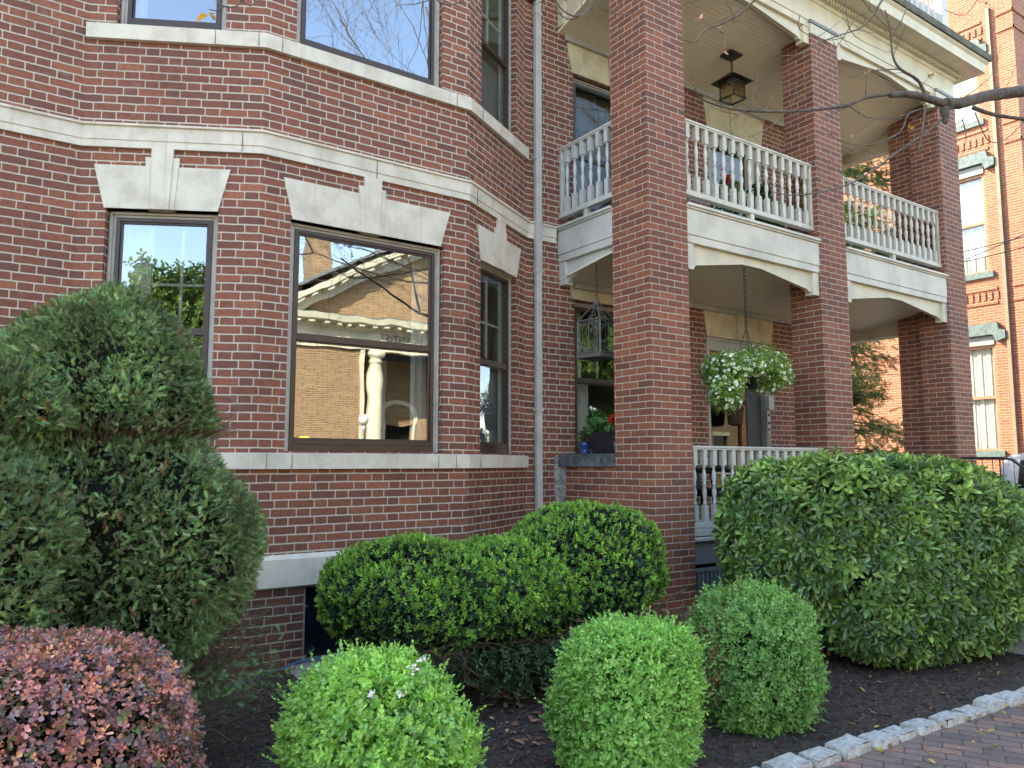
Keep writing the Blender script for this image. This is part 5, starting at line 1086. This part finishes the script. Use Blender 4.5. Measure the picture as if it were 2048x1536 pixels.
for x0,y0,x1,y1 in ((-w,-w,w,-w),(w,-w,w,w),(w,w,-w,w),(-w,w,-w,-w)): mb.face([L(x0,y0,.02),L(x1,y1,.02),L(x1,y1,hgt),L(x0,y0,hgt)])
mb.build('lantern_pane',M['lglass'],la)
mb=MB(); chain(mb,L(0,0,hgt+.25),(lx,ly,3.80),.05); mb.build('chain',mat_plain('rusty_chain',(.07,.045,.03),.7,.3,.2,30),la)
# dark bronze lantern on the upper ceiling
cx,cy=7.57,6.0
lb_=thing('ceiling_lantern','dark bronze lantern with amber glass hanging from the upper porch ceiling','lantern',(cx,cy,6.2))
mb=MB(); zc=6.80; mb.wbox(cx-.11,cx+.11,cy-.09,cy+.09,zc-.045,zc-.015); mb.build('ceiling_plate',M['dlantern'],lb_)
mb=MB(); chain(mb,(cx,cy,zc-.05),(cx,cy,6.52),.045,.006,.012); mb.build('chain',M['dlantern'],lb_)
mb=MB(); a=.19; b=.105; zt=6.44
mb.hexa([(cx-a,cy-a,zt-.03),(cx+a,cy-a,zt-.03),(cx+a,cy+a,zt-.03),(cx-a,cy+a,zt-.03),(cx-.03,cy-.03,zt+.10),(cx+.03,cy-.03,zt+.10),(cx+.03,cy+.03,zt+.10),(cx-.03,cy+.03,zt+.10)]); mb.build('lantern_roof',M['dlantern'],lb_)
mb=MB()
for x,y in ((-b,-b),(b,-b),(b,b),(-b,b)): mb.tube([(cx+x,cy+y,zt-.03),(cx+x,cy+y,zt-.25)],.010,5)
for z in (zt-.25,zt-.05):
    for (x0,y0),(x1,y1) in zip(((-b,-b),(b,-b),(b,b),(-b,b)),((b,-b),(b,b),(-b,b),(-b,-b))): mb.tube([(cx+x0*1.08,cy+y0*1.08,z),(cx+x1*1.08,cy+y1*1.08,z)],.012,5)
for s_ in (-1,1):
    for k in (0,1):
        P_=[(-b,-.06),(-.05,-.10),(0,-.07),(.05,-.12),(b,-.08)]; mb.tube([(cx+t,cy+s_*b*1.02,zt+z) if k else (cx+s_*b*1.02,cy+t,zt+z) for t,z in P_],.005,4); P_=[(-b,-.15),(-.02,-.09),(b,-.05)]; mb.tube([(cx+t,cy+s_*b*1.02,zt+z) if k else (cx+s_*b*1.02,cy+t,zt+z) for t,z in P_],.004,4)
mb.build('lantern_cage',M['dlantern'],lb_)
mb=MB(); k=b*.92
for x0,y0,x1,y1 in ((-k,-k,k,-k),(k,-k,k,k),(k,k,-k,k),(-k,k,-k,-k)): mb.face([(cx+x0,cy+y0,zt-.24),(cx+x1,cy+y1,zt-.24),(cx+x1,cy+y1,zt-.03),(cx+x0,cy+y0,zt-.03)])
g2=NG('amber_glass'); tr_=g2.n('ShaderNodeBsdfTranslucent'); tr_.inputs[0].default_value=(.80,.68,.45,1); t2=g2.n('ShaderNodeBsdfTransparent'); t2.inputs[0].default_value=(.9,.75,.5,1); m_=g2.n('ShaderNodeMixShader'); m_.inputs[0].default_value=.45; g2.l(tr_.outputs[0],m_.inputs[1]); g2.l(t2.outputs[0],m_.inputs[2]); g2.l(m_.outputs[0],g2.out.inputs[0])
mb.build('lantern_pane',g2.m,lb_)
# hanging basket of white flowers
g=np.random.default_rng(101)
hb=thing('hanging_basket','hanging basket overflowing with small white flowers between the porch columns','flower basket',(6.82,5.32,2.5))
mb=MB(); mb.lathe([(.08,-.05),(.13,.0),(.16,.08),(.165,.10),(.14,.10)],(6.82,5.32,2.49),14); mb.build('pot',M['potblack'],hb)
mb=MB(); hk=(6.82,5.32,3.10); chain(mb,hk,(6.82,5.32,3.80),.05,.005,.012)
for k in range(3): a=k*2.09+.4; mb.tube([hk,(6.82+.19*math.cos(a),5.32+.19*math.sin(a),2.55)],.005,4)
mb.build('chain',M['black'],hb)
lo=[sup((6.84,5.32,2.64),(.46,.30,.13),2.3),sup((6.46,5.30,2.52),(.20,.18,.17),2.0),sup((7.18,5.34,2.60),(.24,.22,.10),2.0),sup((6.36,5.28,2.36),(.15,.14,.13),2.0)]
TS=[shoot(7,.026,.014,-20,60,.05,g,.2,.15) for _ in range(5)]; lum=Lump(15,.06,7)
P,N,D=shell(lo,4200,g,lum,(-.05,.08),1.2); c=pal(g,len(P),[(.17,.31,.065),(.23,.38,.085),(.12,.23,.06)],None,.2); V,F,T=grow(TS,P,rnd_rot(N,g,.0,.55),g.uniform(.7,1.3,len(P)),c,g,.2); np_mesh('foliage',V,F,M['leaf_soft'],hb,T)
TF=[shoot(5,.019,.018,20,30,.0,g,.1,.2,(.5,.8),spin=1.257,small=.95) for _ in range(3)]
P,N,D=shell(lo,520,g,lum,(-.075,-.02),1); V,F,T=grow(TF,P,rnd_rot(N,g,.0,.4),g.uniform(.8,1.35,len(P)),pal(g,len(P),[(.85,.85,.85)],None,.05),g,.03); np_mesh('flowers',V,F,M['petal'],hb,T)
core([dict(l,r=l['r']*.72) for l in lo],hb,Lump(1,.02,5),1,'inner_leaves')
# rear hanging basket
rb=thing('hanging_basket','dark hanging basket with trailing grassy foliage at the far right end of the porch','flower basket',(11.55,7.05,2.7))
mb=MB(); mb.lathe([(.08,-.13),(.19,-.08),(.24,.04),(.25,.10),(.22,.10)],(11.55,7.05,2.68),14); mb.build('pot',M['potblack'],rb)
mb=MB()
for k in range(3): a=k*2.09; mb.tube([(11.55,7.05,3.45),(11.55+.24*math.cos(a),7.05+.24*math.sin(a),2.78)],.005,4)
mb.tube([(11.55,7.05,3.45),(11.55,7.05,3.85)],.006,4); mb.build('chain',M['black'],rb)
lo=[sup((11.55,7.02,2.86),(.30,.42,.12)),sup((11.6,6.75,2.72),(.22,.3,.2))]; P,N,D=shell(lo,1300,g,Lump(4,.1,6),(-.12,.1),1); V,F,T=grow(TS,P,rnd_rot(N,g,-.1,.5),g.uniform(.8,1.5,len(P)),pal(g,len(P),[(.22,.25,.10),(.15,.2,.07),(.36,.36,.24)]),g,.2); np_mesh('foliage',V,F,M['leaf_soft'],rb,T)
# things on the parapet cap
zt=1.739
def potplant(name,lab,cat,x,y,z,prof,pm,lo,n,temps,cols,fl=None,group=None,up=.4,jit=.4):
    t=thing(name,lab,cat,(x,y,z),group); mb=MB(); mb.lathe(prof,(x,y,z),16); mb.build('pot',M[pm],t)
    P,N,D=shell(lo,n,g,Lump(7,.03,9),(-.03,.06),1.2); V,F,T=grow(temps,P,rnd_rot(N,g,up,jit),g.uniform(.7,1.3,len(P)),pal(g,len(P),cols,None,.2),g,.2); np_mesh('foliage',V,F,M['leaf_soft'],t,T)
    if fl:
        for nm,pts,col,k,s in fl:
            P=np.concatenate([np.array(p)+g.normal(0,s,(k,3)) for p in pts]); V,F,T=grow(TF,P,rnd_rot(g.normal(0,1,(len(P),3)),g,.2,.5),g.uniform(.5,1.0,len(P)),pal(g,len(P),[col],None,.18),g,.15); np_mesh(nm,V,F,M['petal'],t,T)
    return t
TG=[shoot(5,.05,.007,50,80,.0,g,.1,.1,small=.9) for _ in range(3)]
potplant('potted_plant','small feathery plant in a glossy blue pot, leftmost on the stone ledge','potted plant',5.40,6.36,zt,[(.055,0),(.075,.005),(.075,.02),(.058,.025),(.062,.05),(.078,.09),(.08,.125),(.07,.128),(.065,.11)],'potblue',[sup((5.40,6.36,zt+.17),(.07,.07,.09))],150,TG,[(.10,.16,.06),(.18,.15,.08)])
TGm=[shoot(4,.05,.055,0,30,.01,g,.15,.1,(.5,.8)) for _ in range(4)]
tb=thing('flower_box','black plastic flower box with red and white geraniums on the stone ledge','planter',(5.43,6.0,zt))
mb=MB(); P8=[(5.34,5.84,zt),(5.52,5.84,zt),(5.52,6.16,zt),(5.34,6.16,zt),(5.30,5.79,zt+.20),(5.56,5.79,zt+.20),(5.56,6.22,zt+.20),(5.30,6.22,zt+.20)]; mb.hexa(P8); mb.wbox(5.285,5.575,5.775,6.235,zt+.20,zt+.225); mb.build('box',M['potblack'],tb,bevel=.008)
P,N,D=shell([sup((5.43,6.0,zt+.27),(.13,.22,.09)),sup((5.40,6.16,zt+.30),(.10,.09,.14))],420,g,Lump(7,.03,9),(-.03,.08),1); V,F,T=grow(TGm,P,rnd_rot(N,g,.4,.4),g.uniform(.6,1.1,len(P)),pal(g,len(P),[(.05,.16,.045),(.07,.20,.05),(.10,.22,.07)]),g,.2); np_mesh('foliage',V,F,M['leaf_soft'],tb,T)
P=np.array([5.34,5.83,zt+.34])+g.normal(0,.024,(60,3)); V,F,T=grow(TF,P,rnd_rot(g.normal(0,1,(60,3)),g,.2,.5),g.uniform(.6,1,60),pal(g,60,[(.62,.03,.015)],None,.2),g,.2); np_mesh('red_flowers',V,F,M['petal'],tb,T)
P=np.concatenate([np.array([5.38,6.18,zt+.46])+g.normal(0,.018,(16,3)),np.array([5.36,6.10,zt+.36])+g.normal(0,.012,(6,3))]); V,F,T=grow(TF,P,rnd_rot(g.normal(0,1,(22,3)),g,.2,.5),g.uniform(.6,1,22),pal(g,22,[(.8,.8,.82)],None,.05),g,.05); np_mesh('white_flowers',V,F,M['petal'],tb,T)
twigs(tb,[(wig((5.4,6.15,zt+.22),(5.38,6.18,zt+.45),g,.006),.003,.002)],'flower_stem','stem'); twigs(tb,[(wig((5.36,5.9,zt+.22),(5.34,5.83,zt+.33),g,.006),.003,.002)],'flower_stem','stem')
potplant('potted_plant','slim grey pot beside the black flower box, against the first column','potted plant',5.345,5.835-.045,zt,[(.03,0),(.042,.10),(.047,.115),(.04,.115)],'potgrey',[sup((5.345,5.79,zt+.17),(.03,.03,.06))],30,TG,[(.10,.16,.06)])
# wicker basket on the door
wb=thing('wicker_basket','brown wicker wall basket of purple and pink flowers hung on the front door','flower basket',(8.18,6.62,2.15))
mb=MB(); mb.lathe([(.05,0),(.09,.02),(.115,.22),(.12,.25),(.10,.25)],(8.18,6.60,2.13),14); 
for k in range(9): mb.tube([(8.18+(.085+.0035*k)*math.cos(t*.42),6.60+(.085+.0035*k)*math.sin(t*.42),2.15+.026*k) for t in range(16)],.008,4)
mb.build('basket',M['wicker'],wb)
P=np.array([8.2,6.57,2.44])+g.normal(0,1,(120,3))*np.array([.085,.05,.04]); V,F,T=grow(TF,P,rnd_rot(g.normal(0,1,(120,3)),g,.2,.5),g.uniform(.6,1.1,120),pal(g,120,[(.25,.05,.13),(.12,.07,.2),(.3,.22,.35)],None,.2),g,.2); np_mesh('flowers',V,F,M['petal'],wb,T)
# upper porch plants
zf=4.205
def up(x,y,h,lab,fl,cols=[(.07,.15,.04),(.1,.2,.05)],n=170,pm='terracotta',gname='potted plants on the upper porch'):
    return potplant('potted_plant',lab,'potted plant',x,y,zf,[(.09,0),(.13,.22),(.14,.24),(.11,.24)],pm,[sup((x,y,zf+.24+h*.5),(.15,.15,h*.55))],n,TGm if n<400 else TS,cols,fl,gname)
up(6.15,5.75,.35,'yellow-flowered pot on the upper porch next to the corner column',[('flowers',[(6.02,5.68,4.75)],(.7,.55,.02),20,.03)])
up(7.10,5.75,.50,'upper porch pot with bright red geraniums behind the balusters',[('flowers',[(7.0,5.68,4.98),(7.02,5.68,4.92),(7.22,5.70,4.90),(7.22,5.7,4.76)],(.62,.02,.05),30,.028)])
up(7.95,5.78,.40,'upper porch pot with small red blooms beside the middle column',[('flowers',[(8.0,5.6,4.60),(8.1,5.6,4.5)],(.6,.03,.04),16,.03)])
up(7.72,5.75,.55,'dark bushy potted plant on the upper porch left of the middle column',[('flowers',[(7.7,5.65,5.0)],(.1,.05,.25),18,.04)],cols=[(.02,.06,.03),(.03,.09,.035)])
up(9.7,5.8,.40,'leafy pot with purple flowers on the right part of the upper porch',[('flowers',[(9.7,5.65,4.9)],(.25,.08,.3),24,.05)])
up(10.6,5.8,.35,'pot with orange flowers at the right end of the upper porch',[('flowers',[(10.6,5.68,4.85)],(.6,.2,.02),18,.04)])
sp=thing('spiky_plant','dark spiky long-leaved plant in a pot at the left end of the upper porch','potted plant',(5.85,6.0,zf))
mb=MB(); mb.lathe([(.12,0),(.16,.26),(.17,.28),(.14,.28)],(5.85,6.0,zf),14); mb.build('pot',M['potblack'],sp)
mb=MB()
for i in range(58):
    a=g.uniform(0,6.28); el=g.uniform(.2,1.45); L_=g.uniform(.35,.62); p0=Vector((5.85,6.0,zf+.45+g.uniform(-.1,.25))); d=Vector((math.cos(a)*math.cos(el),math.sin(a)*math.cos(el),math.sin(el))); sd_=Vector((-math.sin(a),math.cos(a),0)); pr=p0; wd=.014
    for k in range(5):
        nd=(d+Vector((0,0,-.13*k))).normalized(); nx=pr+nd*L_/5; w1=.014*(1-(k+1)/5)+.0008; mb.face([pr-sd_*wd,pr+sd_*wd,nx+sd_*w1,nx-sd_*w1]); pr=nx; wd=w1
mb.build('leaves',mat_plain('dark_purple_leaf',(.022,.016,.022),.4,.5,.1,10),sp)
mb=MB(); mb.tube([(5.85,6.0,zf+.2),(5.85,6.0,zf+.7)],.025,7); mb.build('stem',M['stem'],sp)
# wicker chairs on the lower porch
def chair(x,y,rz,lab):
    t=thing('porch_chair',lab,'chair',(x,y,.90),'dark wicker porch chairs'); c,s=math.cos(rz),math.sin(rz)
    Q=lambda a,b,z:(x+a*c-b*s,y+a*s+b*c,.90+z)
    mb=MB(); mb.hexa([Q(-.27,-.26,.36),Q(.27,-.26,.36),Q(.27,.26,.36),Q(-.27,.26,.36),Q(-.27,-.26,.44),Q(.27,-.26,.44),Q(.27,.26,.44),Q(-.27,.26,.44)]); mb.build('seat',M['chair'],t,bevel=.03)
    mb=MB(); n=10; pts=[]
    for i in range(n+1): th=math.pi*i/n; pts.append((-.27*math.cos(th),.44+.12+.30*math.sin(th)))
    for i in range(n): (a0,z0),(a1,z1)=pts[i],pts[i+1]; mb.hexa([Q(a0,.24,.44),Q(a1,.24,.44),Q(a1,.27,.44),Q(a0,.27,.44),Q(a0,.28,z0),Q(a1,.28,z1),Q(a1,.31,z1),Q(a0,.31,z0)])
    mb.build('backrest',M['chair'],t)
    for s_ in (-1,1):
        mb=MB(); mb.tube([Q(s_*.27,.26,.66),Q(s_*.29,.0,.66),Q(s_*.29,-.24,.64),Q(s_*.27,-.26,.40)],.028,7); mb.build('armrest',M['chair'],t)
        for b in (-1,1): mb=MB(); mb.tube([Q(s_*.24,b*.23,0),Q(s_*.24,b*.23,.37)],.022,7); mb.build('leg',M['chair'],t)
chair(6.25,6.15,0,'dark wicker chair on the lower porch beside the corner column'); chair(7.15,6.2,.15,'dark wicker chair on the lower porch below the flower basket')
# lamps in the rooms
tl=thing('table_lamp','small table lamp with a glowing orange shade inside the bay window','lamp',(2.72,7.55,1.2))
mb=MB(); mb.lathe([(.08,-.48),(.08,-.45),(.02,-.40),(.02,.62),(.01,.66)],(2.72,7.55,1.2),10); mb.build('lamp_base',M['black'],tl)
mb=MB(); mb.lathe([(.068,.62),(.066,.65),(.048,.70),(.03,.71)],(2.72,7.55,1.2),14); mb.build('lamp_shade',mat_emit('orange_shade',(1,.38,.02),.75),tl)
tl=thing('table_lamp','black-shaded lamp with two yellow bulbs inside the porch window','lamp',(5.72,7.0,.72))
mb=MB(); mb.lathe([(.08,0),(.07,.90),(.012,.95),(.012,1.3)],(5.72,7.0,.72),10); mb.build('lamp_base',M['black'],tl)
mb=MB(); mb.lathe([(.085,1.38),(.075,1.50),(.01,1.52)],(5.72,7.0,.72),12); mb.build('lamp_shade',M['black'],tl)
for dx in (-.035,.04): mb=MB(); mb.lathe([(.004,1.32),(.022,1.335),(.022,1.36),(.01,1.38)],(5.72+dx,7.0,.72),8); mb.build('bulb',mat_emit('yellow_bulb',(1,.62,.12),3.0),tl)
